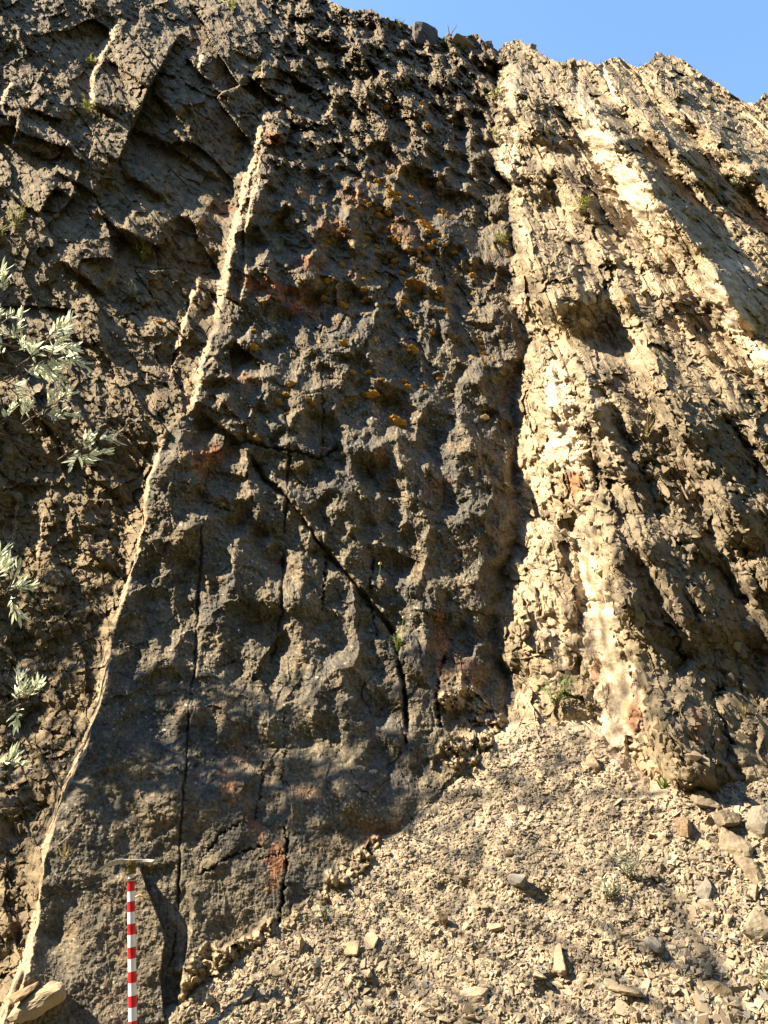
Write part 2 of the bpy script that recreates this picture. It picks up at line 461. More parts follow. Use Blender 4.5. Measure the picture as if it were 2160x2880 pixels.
lows = sst(1750, 2150, V)
M += slabm * flatlow * (.075 * bb1 * (1 + .3 * lows) + .030 * bb2 * (1 - .5 * lows) + .120 * sc1 * (1 - .5 * lows) + .052 * sc2 * (1 - .7 * lows) + .008 * bb3 + .035 * sh1 * (1 - .75 * midv))
M += slabm * 0.012 * fbm(S * 6, T * 6, 251, 3)
fa, ida, _ = facets(S * 34, T * 30, 261, .8, .4)
fp = fbm(S * 46, T * 44, 263, 3, .65); fq = fbm(S * 75, T * 70, 265, 2, .7)
M += slabm * (1 - .35 * sst(1800, 2300, V)) * (0.0050 * fa + 0.0062 * fp)
f_, idb, _ = facets(sx * 4.2, tx * 7.0, 271, .9, .5)
M += slabm * (1 - topm) * .012 * f_ * (.4 + .6 * (1 - midv))
for (x, y, r, d) in ((502,1594,50,.06),(770,1594,55,.07),(705,1479,60,.06),(727,1768,80,.07),(676,1891,75,.07),(539,1934,55,.05),(922,2100,80,.06),(1040,1990,60,.06),(763,2151,90,.06),
        (994,1327,55,.06),(1096,1146,60,.07),(1117,1016,60,.08),(821,1008,55,.07),(1255,1406,60,.08),(600,1330,50,.05),(880,1420,50,.05),(400,1900,70,.05),(420,2060,90,.05),(1080,2130,70,.05),(1210,1240,60,.06),
        (940,1120,45,.05),(680,1130,50,.06),(860,860,50,.08),(1000,850,50,.08),(1150,900,60,.08),(1260,760,55,.09),(1330,620,60,.1),(1080,700,60,.1),(960,700,50,.09),(800,660,50,.09),(1230,560,60,.1),(900,520,50,.08)):
    a, b = rot(Uw - x, Vw - y, .75)
    M -= slabm * d * np.exp(-((a / (r * 1.15)) ** 2 + (b / (r * .75)) ** 2) ** 1.5)
for (x, y, r, d) in ((640,1610,75,.06),(925,1960,100,.09),(860,1660,70,.05),(560,1480,70,.05),(1180,1330,70,.05),(1330,1420,90,.06),(470,2250,120,.05),(1000,2230,90,.05)):
    a, b = rot(Uw - x, Vw - y, .75)
    M += slabm * d * np.exp(-((a / r) ** 2 + (b / (r * .85)) ** 2) ** 1.5)
# chips: left broken rock and upper slab
fc1, idc1, e1 = facets(sx * 3.1 + .2 * fbm(S * 6, T * 6, 301, 2), tx * 7.5, 310, 1.0, .7)
fc2, idc2, e2 = facets(sx * 9.0, tx * 21.0 + .3 * fbm(S * 9, T * 9, 302, 2), 320, 1.0, .7)
fc3, idc3, e3 = facets(S * 26, T * 24, 330, 1.0, .6)
chipm = np.clip(leftm + topm, 0, 1)
fc0, idc0, e0_ = facets(sx * .8 + .15 * fbm(S * 2, T * 2, 306, 2), tx * 1.9, 308, .9, .8)
sh4, ids4 = shingle(sx * 2.2 + .2 * fbm(S * 4, T * 4, 303, 3), tx * 5.0, 341, R(50), .6, .5)
sh5, ids5 = shingle(sx * 8 + .25 * fbm(S * 8, T * 8, 305, 3), tx * 17, 343, R(45), .9, .5)
upl = sst(1000, 700, V) * sst(900, 600, U)
M += chipm * (1 - .35 * upl) * (0.10 * fc0 * (1 - .6 * lowleft) * (1 + 1.3 * upl) + 0.022 * fc1 + 0.018 * fc2 + 0.009 * fc3 + .085 * sh4 * (1 - .4 * lowleft) + .034 * sh5 + 0.020 * fbm(S * 4, T * 4, 340, 5, .6))
# low left: rubbly shale, more horizontal splitting
fd1, idd1, _ = facets(S * 11 + .3 * fbm(S * 7, T * 7, 351, 2), T * 17, 350, 1.0, .8)
M += lowleft * (0.022 * fd1 + 0.05 * fbm(S * 3.0, T * 3.0, 352, 4))
M -= 0.16 * lowleft * np.exp(-(((U - 70) / 110) ** 2 + ((V - 2000) / 200) ** 2))
# right: cobbly beds drawn out along the up-dip lines
ax, bx_ = PHI * 7.0, np.log(V + 900) * 7.0
ss, tt = PHI * 2.6, np.log(np.clip(V + 590, 40, None)) * 2.3 + .12 * fbm(S * 2, T * 2, 399, 3)
RSC = np.clip((V + 590) / 2000, .25, 1.4)                     # stones look as large as they are far
g1, g2, gcx, gcy, *_ = worley(ss * 8.5 + .25 * fbm(S * 8, T * 8, 401, 2), tt * 5.0, 410)
cob = np.sqrt(np.clip(1 - g1 * g1 * 1.7, 0, 1))
g1b, g2b, gbx, gby, *_ = worley(ss * 19 + .3 * fbm(S * 15, T * 15, 402, 2), tt * 12, 420)
cob2 = np.sqrt(np.clip(1 - g1b * g1b * 1.7, 0, 1))
fe, ide, _ = facets(ss * 14, tt * 9, 430, 1.0, .8)
fe2, ide2, _ = facets(ss * 38, tt * 28, 440, 1.0, .7)
rough_r = rightm * (1 - .85 * np.clip(PALE, 0, 1)) * (1 - .7 * TG)
M += .06 * TG
cobm = sst(900, 1250, V) * sst(.30, .35, PHI + .02 * fbm(S * 4, T * 4, 77, 3))
sh6, ids6 = shingle(ss * 5.5 + .3 * fbm(S * 5, T * 5, 451, 3), tt * 2.4, 453, R(20), .8, .4)
M += rough_r * (RSC ** .5 * ((.026 + .075 * cobm) * cob + .026 * cob2 + .046 * fe * (1 - .4 * cobm)) + .009 * fe2 + .065 * sh6 + .030 * fbm(ss * 3, tt * 2, 450, 4, .6))
fpa, idpa, _ = facets(ss * 6, tt * 3, 455, .8, .4)
M += rightm * PALE * (.04 * fpa + .012 * fbm(S * 9, T * 9, 457, 4))
# crumbly tan outcrop breaking through at the foot of the slab
CR = np.zeros_like(U)
for (x, y, rx, ry, ang) in ((590,2740,100,90,-.5), (880,2560,110,34,-.65), (1010,2420,90,40,-.7), (700,2650,90,36,-.55), (1330,2080,120,60,-.6), (1300,1960,70,60,0)):
    blob(CR, x, y, rx, ry, 1, ang, .4, int(x) + 7)
CR *= slabm
fk, idk, _ = facets(sx * 15, tx * 24, 461, 1.0, .8)
M += CR * (.045 * fk + .02 * fe2 + .05 * fbm(S * 8, T * 8, 463, 4, .6) + .03)

# ---- colours (the rock's own)
def mixc(c, new, k): return c * (1 - k[..., None]) + np.asarray(new) * k[..., None]
v1 = fbm(S * 1.7, T * 1.7, 501, 5, .6); v2 = fbm(S * 13, T * 13, 511, 4, .6); v3 = fbm(S * 5, T * 5, 521, 4)
col = np.empty(U.shape + (3,)); col[:] = (.132, .108, .073)
col = mixc(col, (.074, .069, .058), sst(-.1, .45, v1) * .75)
col = mixc(col, (.18, .130, .074), sst(.2, .65, v3 + .3 * v2) * .5)
chipc = np.stack([.105 + .10 * idc2, .081 + .074 * idc2, .049 + .042 * idc2], -1)
col = col * (1 - chipm[..., None]) + chipm[..., None] * chipc
tanleft = leftm * sst(.0, .5, v3 + .5 * sst(1150, 1400, V) * sst(2000, 1600, V)) * .55
col = mixc(col, (.20, .148, .083), tanleft)
rc = np.stack([.21 + .135 * ide, .16 + .103 * ide, .094 + .066 * ide], -1)
col = col * (1 - rightm[..., None]) + rightm[..., None] * rc
col = mixc(col, (.125, .100, .066), rightm * cobm * .7)
col = mixc(col, (.115, .092, .060), rightm * sst(.1, .5, v1 + .3 * v3) * .6 * sst(0.9, .5, PHI))
pc = np.stack([.48 + .1 * v2, .385 + .09 * v2, .262 + .07 * v2], -1)
col = col * (1 - (PALE * .92)[..., None]) + pc * (PALE * .92)[..., None]
fr = FRESH * (1 - .75 * sst(.0, .5, v2 + .5 * v3))
col = mixc(col, (.36, .265, .165), np.clip(fr, 0, 1) * .95)
col = mixc(col, (.30, .228, .138), CR * .8)
# rust
for (x, y, rx, ry, ang, amt) in ((750,805,95,34,.35,1),(850,862,95,38,.4,1),(575,1285,60,52,-.3,1),(930,640,60,30,.3,.6),(1010,560,60,40,.4,.6),(1130,640,70,40,.4,.5),(880,740,50,30,.2,.6),(960,860,60,30,.4,.5),(775,2430,24,70,.1,.9),(1620,1365,30,40,-.4,1),(640,2210,30,60,-.5,.6),
        (720,2330,20,70,-.5,.6),(1785,2010,30,60,-.1,.8),(770,395,40,26,.3,.8),(850,540,40,16,0,.8),(620,590,40,26,0,.6),(1190,530,26,40,0,.7),(1060,640,30,20,0,.5),
        (1230,1370,40,50,-.5,.5),(690,1060,60,16,.6,.6),(1960,2040,30,60,0,.6),(1080,1290,20,50,-.5,.5),(1000,760,40,40,0,.4),(880,2240,60,30,0,.4),(540,105,40,14,.4,.6),
        (1100,2350,120,60,0,.4),(670,2120,60,40,0,.35),(1240,1820,20,120,0,.7),(1300,1880,100,40,.2,.35),(1670,1900,30,50,0,.6),(1810,2180,40,30,0,.6),(2050,820,70,40,-.5,.3),(1090,470,60,30,0,.4)):
    blob(RUST, x, y, rx, ry, amt, ang, .6, int(x) + 3)
rcol = np.stack([.235 + .05 * v2, .098 + .03 * v2, .042 + .01 * v2], -1)
k = (RUST * .85)[..., None]; col = col * (1 - k) + rcol * k
# mustard crusts between the moss cushions
m1, m2, mcx, mcy, *_ = worley(S * 13 + .35 * fbm(S * 20, T * 20, 655, 2), T * 15, 650)
gold = (m1 < .12 + .25 * h2(mcx, mcy, 652)) & (h2(mcx, mcy, 651) < .62 * np.exp(-((U - 1080) / 250) ** 2 - ((V - 690) / 260) ** 2))
col = mixc(col, (.30, .175, .045), gold * slabm * .75)
# white and grey crust lichens: small spots gathered on the crests of the slab
l1, l2, lcx, lcy, *_ = worley(S * 55, T * 55, 600)
cl = sst(.12, .55, fbm(S * 3.1, T * 3.1, 610, 4, .6) + .25 * dome2)
spot = (l1 < .08 + .34 * h2(lcx, lcy, 602) ** 2.5) & (h2(lcx, lcy, 601) < .01 + .22 * cl)
WH = spot * slabm * (1 - topm) * sst(760, 900, V)
for (x, y, rx, ry) in ((770,2040,70,40),(740,920,60,30),(960,2270,130,40),(600,1830,50,40),(1100,1170,120,30),(700,2110,60,30),(840,2050,90,26),(240,2340,60,60),(660,1590,60,30),(1180,1330,60,24),(1050,980,60,40)):
    q = np.hypot((U - x) / rx, (V - y) / ry)
    WH = np.maximum(WH, ((l1 < .18 + .22 * h2(lcx, lcy, 604)) & (h2(lcx, lcy, 603) < np.exp(-q * q) * .5)) * slabm * .9)
col = mixc(col, (.36, .325, .25), WH * .85)
col = np.clip(col * (1 + .28 * v2[..., None]) * (1 + slabm * (.38 * fq + .30 * fp))[..., None], .015, .8)

# ------------------------------------------------------------------ build meshes
Pc = on_plane(U, V, M)
# the top of the cliff runs back from the crest as a gently sloping plateau
NB = 14
back = np.cumsum(np.concatenate([[.05], .05 * 1.5 ** np.arange(NB - 1)]))
crest = Pc[0]
BK = np.empty((NB, len(U1), 3))
kz = np.ones(3) / 3
for i, b in enumerate(back):
    for _ in range(2 + 2 * i):
        cz = np.pad(crest, ((1, 1), (0, 0)), 'edge'); crest = (cz[:-2] + cz[1:-1] + cz[2:]) / 3
    BK[NB - 1 - i] = crest + np.stack([0 * U1, 0 * U1 + b, -.10 * b - .35 * b * (b < .8) + .03 * rng.standard_normal(len(U1)) * min(1, 2 * b)], -1)
G = np.concatenate([BK, Pc], 0)
Gcol = np.concatenate([np.repeat(col[:1], NB, 0), col], 0)
nr, nc = G.shape[:2]
idx = np.arange(nr * nc).reshape(nr, nc)
quads = np.stack([idx[:-1, :-1], idx[1:, :-1], idx[1:, 1:], idx[:-1, 1:]], -1).reshape(-1, 4)
def cellmask(f):
    z = np.concatenate([np.repeat(f[:1], NB, 0), f], 0)
    return z[:-1, :-1].ravel()
mat_rock = rock_material('weathered_rock', 170, .6, .004)
mat_shale = rock_material('crumbling_shale', 120, .6, .005)
qr = cellmask(rightm) > .5; ql = (cellmask(leftm) > .5) & ~qr
for name, msk, mt in (('bedding_slab', ~(qr | ql), mat_rock), ('broken_cliff', ql, mat_rock), ('shale_beds', qr, mat_shale)):
    q = quads[msk]
    used, inv = np.unique(q, return_inverse=True)
    me = np_mesh(name, G.reshape(-1, 3)[used], inv.reshape(-1, 4), Gcol.reshape(-1, 3)[used])
    tag(link_mesh(name, me, mt), kind='structure')

def bil(A, px, py):
    px = np.asarray(px, float); py = np.asarray(py, float)
    c = np.clip((px - U1[0]) / STEP, 0, len(U1) - 2).astype(int)
    sv = skyV[c]
    r = np.clip((py - sv) / (VB - sv) * (NR - 1), 0, NR - 2).astype(int)
    return A[r, c]
def cliff_at(px, py): return on_plane(px, py, bil(M, px, py))

# ------------------------------------------------------------------ scree slope and ground
SST = 3.4
su = np.arange(-500, 2900, SST); sv = np.concatenate([np.arange(1900, 2960, SST), 2960 + np.cumsum(SST * 1.05 ** np.arange(85))])
SU, SV = np.meshgrid(su, sv)
Q0 = on_scree(SU, SV, np.zeros_like(SU))
e1s = B3 - A3; e1s /= np.linalg.norm(e1s); e2s = np.cross(SN, e1s)
SA, SB = Q0 @ e1s, Q0 @ e2s
contact = np.array([(-900,3300),(300,3000),(460,2880),(560,2790),(690,2690),(800,2600),(900,2510),(1010,2410),(1130,2320),(1230,2240),(1330,2150),(1420,2080),(1490,2035),(1600,2065),(1700,2110),
                    (1760,2190),(1830,2250),(1900,2225),(1980,2170),(2060,2105),(2160,2030),(2400,1900),(2900,1800)], float)
def contactV(px): return np.interp(px, contact[:, 0], contact[:, 1])
above = contactV(SU) + 22 * fbm(SA * 4, SB * 4, 699, 4) + 16 * facets(SA * 12, SB * 12, 698, .6, .8)[0] - SV                                     # >0: past the contact, sink the sheet into the rock
sm = .03 * fbm(SA * 1.6, SB * 1.6, 701, 4) + .012 * fbm(SA * 9, SB * 9, 711, 4, .6)
s1, id1, _ = facets(SA * 26, SB * 30, 720, .9, .9); s2, id2, _ = facets(SA * 58, SB * 64, 730, .9, .9)
sm += .006 * s1 + .004 * s2 - .0016 * np.clip(above, 0, 400)
for (x, y, rx, ry, d) in ((1540,2530,50,30,.04),(1290,2500,60,26,.03),(1560,2790,60,50,.06),(1340,2690,50,30,.03),(1080,2790,70,30,.03),(1750,2740,80,40,.03)):
    sm -= d * np.exp(-((SU - x) / rx) ** 2 - ((SV - y) / ry) ** 2)
sv3 = fbm(SA * 3, SB * 3, 741, 4)
scol = np.stack([.26 + .07 * id1 + .045 * sv3, .203 + .058 * id1 + .035 * sv3, .134 + .04 * id1 + .025 * sv3], -1)
Q = on_scree(SU, SV, sm)
keep = (above < 70)
ii = np.arange(Q.shape[0] * Q.shape[1]).reshape(Q.shape[:2])
sq = np.stack([ii[:-1, :-1], ii[1:, :-1], ii[1:, 1:], ii[:-1, 1:]], -1).reshape(-1, 4)
sq = sq[keep[:-1, :-1].ravel()]
used, inv = np.unique(sq, return_inverse=True)
mat_scree = rock_material('scree_dust', 150, .6, .004, vary=.3)
tag(link_mesh('scree_slope', np_mesh('scree_slope', Q.reshape(-1, 3)[used], inv.reshape(-1, 4), scol.reshape(-1, 3)[used]), mat_scree), kind='structure')
def scree_at(px, py, m=0.0): 
    c = np.clip((np.asarray(px, float) - su[0]) / SST, 0, len(su) - 1).astype(int)
    r = np.clip(np.searchsorted(sv, np.asarray(py, float)), 0, len(sv) - 1)
    return on_scree(np.asarray(px, float), np.asarray(py, float), sm[r, c] + m)
gm = np_mesh('ground', np.array([(-900, -900, 0), (900, -900, 0), (900, 900, 0), (-900, 900, 0)], float), np.array([[0, 1, 2, 3]]), np.full((4, 3), (.07, .065, .035)))
tag(link_mesh('ground', gm, mat_scree), kind='structure')

# wooded bank added unseen behind the viewer, to shut out much of the low sky
az = np.linspace(R(150), R(395), 120); rd = np.concatenate([np.linspace(6, 30, 26), [45, 80]])
AZ, RD = np.meshgrid(az, rd)
top = np.interp(np.degrees(AZ), [150, 178, 205, 235, 330, 365, 395], [6, 15, 21, 25, 25, 20, 6])
HZ = top * sst(5, 30, RD) * (.8 + .35 * sst(5, 16, RD)) + 1.2 * fbm(np.cos(AZ) * RD * .25, np.sin(AZ) * RD * .25, 771, 4) * sst(6, 12, RD) - .15
bankv = np.stack([np.cos(AZ) * RD, np.sin(AZ) * RD, HZ], -1)
bi = np.arange(AZ.size).reshape(AZ.shape)
bq = np.stack([bi[:-1, :-1], bi[:-1, 1:], bi[1:, 1:], bi[1:, :-1]], -1).reshape(-1, 4)
bcol = np.clip(np.array([.040, .052, .022]) * (1 + .5 * fbm(bankv[..., 0] * .8, bankv[..., 1] * .8, 781, 4))[..., None], .01, .2)
tag(link_mesh('added_hillside', np_mesh('added_hillside', bankv.reshape(-1, 3), bq, bcol.reshape(-1, 3)), rock_material('added_hillside_woods', 12, .8, .05)), kind='structure')

# ------------------------------------------------------------------ stone fragments
def hull(seed, sx_, sy_, sz_, n=11, boxy=.55, rough=False):
    r_ = np.random.default_rng(seed)
    p = r_.uniform(-1, 1, (n, 3)); q = np.max(np.abs(p), 1, keepdims=True)
    p = p / q * (boxy + (1 - boxy) * r_.random((n, 1)))
    p *= (sx_, sy_, sz_)
    bm = bmesh.new()
    for v in p: bm.verts.new(v)
    o = bmesh.ops.convex_hull(bm, input=bm.verts[:])
    bmesh.ops.delete(bm, geom=[e for e in bm.verts if not e.link_faces], context='VERTS')
    bmesh.ops.recalc_face_normals(bm, faces=bm.faces[:])
    if rough:
        e0 = max((e.calc_length() for e in bm.edges))
        for _ in range(3):
            lg = [e for e in bm.edges if e.calc_length() > e0 * .16]
            if lg: bmesh.ops.subdivide_edges(bm, edges=lg, cuts=1, use_grid_fill=True)
        bmesh.ops.triangulate(bm, faces=bm.faces[:])
        bmesh.ops.smooth_vert(bm, verts=bm.verts[:], factor=.35, use_axis_x=True, use_axis_y=True, use_axis_z=True)
        bm.normal_update()
        for v in bm.verts:
            q = v.co * 3.1 + Vector((seed * 1.7, 0, 0))
            v.co += v.normal * (.07 * noise.noise(q) + .05 * noise.noise(q * 2.7) + .025 * noise.noise(q * 7)) * (.35 + min(sx_, sy_, sz_))
    bm.verts.index_update()
    vs_ = np.array([v.co[:] for v in bm.verts]); fs = np.array([[v.index for v in f.verts] for f in bm.faces])
    bm.free()
    return vs_, fs
PROTO = [hull(i, 1, random.uniform(.45, .9), random.uniform(.16, .5), random.choice((9, 10, 12, 14))) for i in range(24)]

def rotmats(n, r_):
    q = r_.standard_normal((n, 4)); q /= np.linalg.norm(q, axis=1, keepdims=True)
    w, x, y, z = q.T
    return np.stack([1-2*(y*y+z*z), 2*(x*y-z*w), 2*(x*z+y*w), 2*(x*y+z*w), 1-2*(x*x+z*z), 2*(y*z-x*w), 2*(x*z-y*w), 2*(y*z+x*w), 1-2*(x*x+y*y)], -1).reshape(n, 3, 3)
def frame(z, x):
    z = z / np.linalg.norm(z, axis=-1, keepdims=True)
    x = x - (x * z).sum(-1, keepdims=True) * z; x /= np.linalg.norm(x, axis=-1, keepdims=True)
    return np.stack([x, np.cross(z, x), z], -1)

def scatter(name, pos, rotm, size, colr, mat):
    VV, FF, CC, base = [], [], [], 0
    pick = rng.integers(0, len(PROTO), len(pos))
    for i, (pv, pf) in enumerate(PROTO):
        m = np.where(pick == i)[0]
        if not len(m): continue
        v = np.einsum('nij,vj->nvi', rotm[m], pv) * size[m][:, None, None] + pos[m][:, None, :]
        f = pf[None] + (np.arange(len(m)) * len(pv))[:, None, None] + base
        VV.append(v.reshape(-1, 3)); FF.append(f.reshape(-1, 3)); CC.append(np.repeat(colr[m], len(pv), 0)); base += len(m) * len(pv)
    return link_mesh(name, np_mesh(name, np.concatenate(VV), np.concatenate(FF), np.concatenate(CC)), mat)

def tan_cols(n, lo=(.175,.138,.092), hi=(.34,.266,.174)):
    k = rng.random((n, 1)) ** 1.1; c = np.array(lo) * (1 - k) + np.array(hi) * k
    g = rng.random(n) < .12; c[g] = c[g].mean(1, keepdims=True) * np.array([.9, .84, .72])
    return c * rng.uniform(.9, 1.1, (n, 1))

mat_chip = rock_material('shale_chip', 130, .4, .003, vary=.25)
# loose chips covering the scree (world-uniform, thinned outside the view)
n = 190000
px = rng.uniform(-250, 2420, n); py = rng.uniform(2000, 3120, n)
w8 = np.linalg.norm(on_scree(px, py, np.zeros(n)) - CAM, axis=1) ** 2
ok = (py > contactV(px) + rng.normal(6, 14, n)) & (rng.random(n) < (w8 / 36.0))
px, py = px[ok], py[ok]; n = len(px)
coarse = sst(1500, 2100, px) * .8 + sst(2550, 2880, py) * .5 + .25 * (fbm(px / 120., py / 90., 801, 3) + .3)
size = (.0055 + .0085 * rng.random(n) ** 2.6) * (1 + .85 * np.clip(coarse, 0, 1.4))
size[rng.random(n) < .035] *= 1.9
pos = scree_at(px, py) + SN * (size * .10)[:, None]
rm = frame(SN + .42 * rng.standard_normal((n, 3)), rng.standard_normal((n, 3)))
scree_chips = scatter('scree_chips', pos, rm, size, tan_cols(n), mat_chip)
tag(scree_chips, 'countless small tan shale chips covering the scree slope', 'stone chips', kind='stuff')

# rubble standing in the right-hand beds and the broken rock on the left
def rubble(name, n, xr_, yr_, mask, thr, s0, s1, lo, hi, label):
    lo, hi = tuple(.8 * q for q in lo), tuple(.85 * q for q in hi)
    px = rng.uniform(*xr_, n); py = rng.uniform(*yr_, n)
    ok = (bil(mask, px, py) > thr) & (py < contactV(px) + 10) & (py > np.interp(px, SKY[:, 0], SKY[:, 1]) + 12)
    px, py = px[ok], py[ok]; n = len(px)
    p = cliff_at(px, py); dist = np.linalg.norm(p - CAM, axis=1)
    size = (s0 + (s1 - s0) * rng.random(n) ** 2.5) * (dist / 6) ** .6
    long_ = np.array([-.18, .40, .9]) + .35 * rng.standard_normal((n, 3))
    nrm = Nv + np.array([-.35, 0, 0]) + .45 * rng.standard_normal((n, 3))
    rm = frame(nrm, long_)
    c = bil(col, px, py) * .55 + .45 * tan_cols(n, lo, hi)
    o = scatter(name, p - Nv * (size * .1)[:, None], rm, size, c, mat_chip)
    tag(o, label, 'rubble', kind='stuff')
rubble('shale_rubble', 17000, (1380, 2420), (120, 2300), rightm * (1 - PALE), .6, .010, .048, (.15, .12, .075), (.34, .26, .16), 'crumbling tan shale fragments standing in the right hand beds')
rubble('rock_splinters', 30000, (-250, 1430), (-200, 2900), chipm, .5, .007, .036, (.10, .082, .056), (.24, .185, .11), 'brown rock splinters sticking out of the broken left cliff')

# ------------------------------------------------------------------ mesh builder for the separate things
class MB:
    def __init__(s): s.v, s.f, s.m = [], [], []
    def add(s, v, f, mi=0):
        b = len(s.v); s.v += [tuple(p) for p in v]; s.f += [tuple(i + b for i in q) for q in f]; s.m += [mi] * len(f)
    def tube(s, pts, rad, n=6, mi=0, cap=True):
        pts = [Vector(p) for p in pts]; rad = rad if hasattr(rad, '__len__') else [rad] * len(pts)
        vs_, fs = [], []; ref = Vector((.31, .17, .93)).normalized()
        for i, p in enumerate(pts):
            t = (pts[min(i + 1, len(pts) - 1)] - pts[max(i - 1, 0)]).normalized()
            a = t.cross(ref)
            if a.length < .05: a = t.cross(Vector((1, 0, 0)))
            a.normalize(); b = t.cross(a)
            for k in range(n):
                w = 2 * math.pi * k / n; vs_.append(p + (a * math.cos(w) + b * math.sin(w)) * rad[i])
        for i in range(len(pts) - 1):
            for k in range(n): fs.append((i*n+k, i*n+(k+1) % n, (i+1)*n+(k+1) % n, (i+1)*n+k))
        if cap: fs += [tuple(range(n))[::-1], tuple(range((len(pts)-1)*n, len(pts)*n))]
        s.add(vs_, fs, mi)
    def leaf(s, base, dirv, up, length, width, bend=.15, mi=0):
        d = Vector(dirv).normalized(); sd_ = d.cross(Vector(up))
        if sd_.length < .01: sd_ = d.cross(Vector((1, 0, .2)))
        sd_.normalize(); nn = sd_.cross(d); b = Vector(base)
        P = lambda x, y: b + d * (x * length) + sd_ * (y * width) - nn * (bend * length * x * x) + nn * (abs(y) * width * .35)
        s.add([P(0, 0), P(.3, -.42), P(.35, 0), P(.3, .42), P(.7, -.33), P(.72, 0), P(.7, .33), P(1, 0)],
              [(0, 2, 1), (0, 3, 2), (1, 2, 5, 4), (2, 3, 6, 5), (4, 5, 7), (5, 6, 7)], mi)
    def build(s, name, mats, parent=None, smooth=True):
        me = bpy.data.meshes.new(name); me.from_pydata(s.v, [], s.f)
        for m in (mats if isinstance(mats, (list, tuple)) else [mats]): me.materials.append(m)
        me.polygons.foreach_set('material_index', s.m)
        me.polygons.foreach_set('use_smooth', [smooth] * len(s.f)); me.update()
        o = bpy.data.objects.new(name, me); C.objects.link(o)
        if parent is not None:
            o.parent = parent
            o.matrix_parent_inverse = Matrix.Translation(-parent.location)
        return o
def rv(k=1.0): return Vector((random.gauss(0, k), random.gauss(0, k), random.gauss(0, k)))
def curve(a, b, sag=0.0, n=7, wob=0.0):
    a, b = Vector(a), Vector(b); out = []
    for i in range(n):
        t = i / (n - 1); p = a.lerp(b, t) + Vector((0, 0, 1)) * sag * 4 * t * (1 - t)
        if 0 < i < n - 1: p += rv(wob)
        out.append(p)
    return out
def deep(px, py, depth): return Vector(CAM + depth * ray(px, py))
def rock_at(px, py, lift=0.0): return Vector(cliff_at(px, py) + Nv * lift)
OUT = Vector((-.1, -.85, .5)).normalized()

# ------------------------------------------------------------------ the banded ice axe
m_steel = plain_material('worn_steel', (.50, .47, .42), .42, .35, .3, 60)
m_red = plain_material('red_band_paint', (.62, .018, .028), .42, 0, .12, 30)
m_white = plain_material('white_band_paint', (.80, .80, .78), .45, 0, .06, 30)
m_cord = plain_material('olive_cord', (.17, .135, .05), .85, 0, .35, 220, bump=.6)
m_wood = plain_material('pale_wood', (.48, .32, .13), .6, 0, .3, 60)
DT, DB = 3.46, 3.24
pt, pb = deep(367.5, 2432, DT), deep(375, 2990, DB - .03)
axe = empty('ice_axe', pb)
tag(axe, 'ice axe with red and white banded shaft leaning on the dark slab', 'ice axe')
def along(y):
    a, b = 0.0, 1.0
    for _ in range(40):
        m_ = (a + b) / 2
        if project(np.array(pt.lerp(pb, m_)))[1] < y: a = m_
        else: b = m_
    return a
edges = [2455, 2478, 2506, 2534, 2564, 2597, 2628, 2663, 2695, 2731, 2763, 2799, 2832, 2870, 2903, 2941, 2975]
ts = [0.0] + [along(y) for y in edges] + [1.0]
mb = MB(); ax_ = (pb - pt).normalized(); n_ = 28
sa = ax_.cross(Vector((0, 1, 0))).normalized(); sb = ax_.cross(sa)
def ring(t, r): 
    c = pt.lerp(pb, t); return [c + (sa * math.cos(2*math.pi*k/n_) + sb * math.sin(2*math.pi*k/n_)) * r for k in range(n_)]
for i in range(len(ts) - 1):
    r0, r1 = .0160 + .0020 * ts[i], .0160 + .0020 * ts[i + 1]
    mi = 0 if i < 2 else (1 if i % 2 == 0 else 0)
    mb.add(ring(ts[i], r0) + ring(ts[i + 1], r1), [(k, (k+1) % n_, n_ + (k+1) % n_, n_ + k) for k in range(n_)], mi)
mb.build('shaft', [m_white, m_red], axe)
# head: pick on the left, adze on the right, cut from one forged bar
dh = DT - .012
top_ = [(266,2455),(280,2443),(296,2431),(312,2423),(327,2417),(340,2415.5),(353,2417),(370,2417),(392,2416.5),(412,2418),(430,2421.5)]
bot_ = [(430,2425),(412,2424.5),(392,2425),(372,2428),(353,2427),(340,2429),(327,2432),(312,2436),(296,2440),(282,2447),(269,2456)]
mb = MB(); o_ = [deep(x, y, dh) for x, y in top_ + bot_]; thick = [(.002 if i in (0, 21) else .006) for i in range(22)]
N_ = len(o_); dn = Vector((0, 1, .1)).normalized()
mb.add([p - dn * .006 for p in o_] + [p + dn * .006 for p in o_], [tuple(range(N_))[::-1], tuple(range(N_, 2 * N_))] + [(k, (k+1) % N_, N_ + (k+1) % N_, N_ + k) for k in range(N_)])
# broad adze blade turned across the shaft
ad_ = [deep(404, 2419, dh), deep(431, 2421, dh), deep(432, 2425, dh), deep(404, 2424, dh)]
mb.add([p - dn * .028 for p in ad_] + [p + dn * .028 for p in ad_], [(3, 2, 1, 0), (4, 5, 6, 7), (0, 1, 5, 4), (1, 2, 6, 5), (2, 3, 7, 6), (3, 0, 4, 7)])
mb.build('head', m_steel, axe, smooth=False)
mb = MB(); mb.tube([deep(410, 2429, dh), deep(418, 2431, dh), deep(425, 2433.5, dh)], [.004, .007, .006], 8); mb.build('wedge', m_wood, axe)
mb = MB()
turns = 15
hel = []
for i in range(turns * 14 + 1):
    q = i / 14; t = along(2427) + (along(2458) - along(2427)) * q / turns
    c = pt.lerp(pb, t); w = 2 * math.pi * q
    hel.append(c + (sa * math.cos(w) + sb * math.sin(w)) * (.0205 + .0015 * math.sin(q * 2.1)))
mb.tube(hel, .0028, 5)
for yy in (2421, 2424, 2428, 2432):
    mb.tube([deep(357 + random.uniform(-2, 2), yy + 6, DT - .02), deep(366, yy - 3, DT - .026), deep(379, yy + 4, DT - .02), deep(383, yy + 9, DT)], .0032, 5)
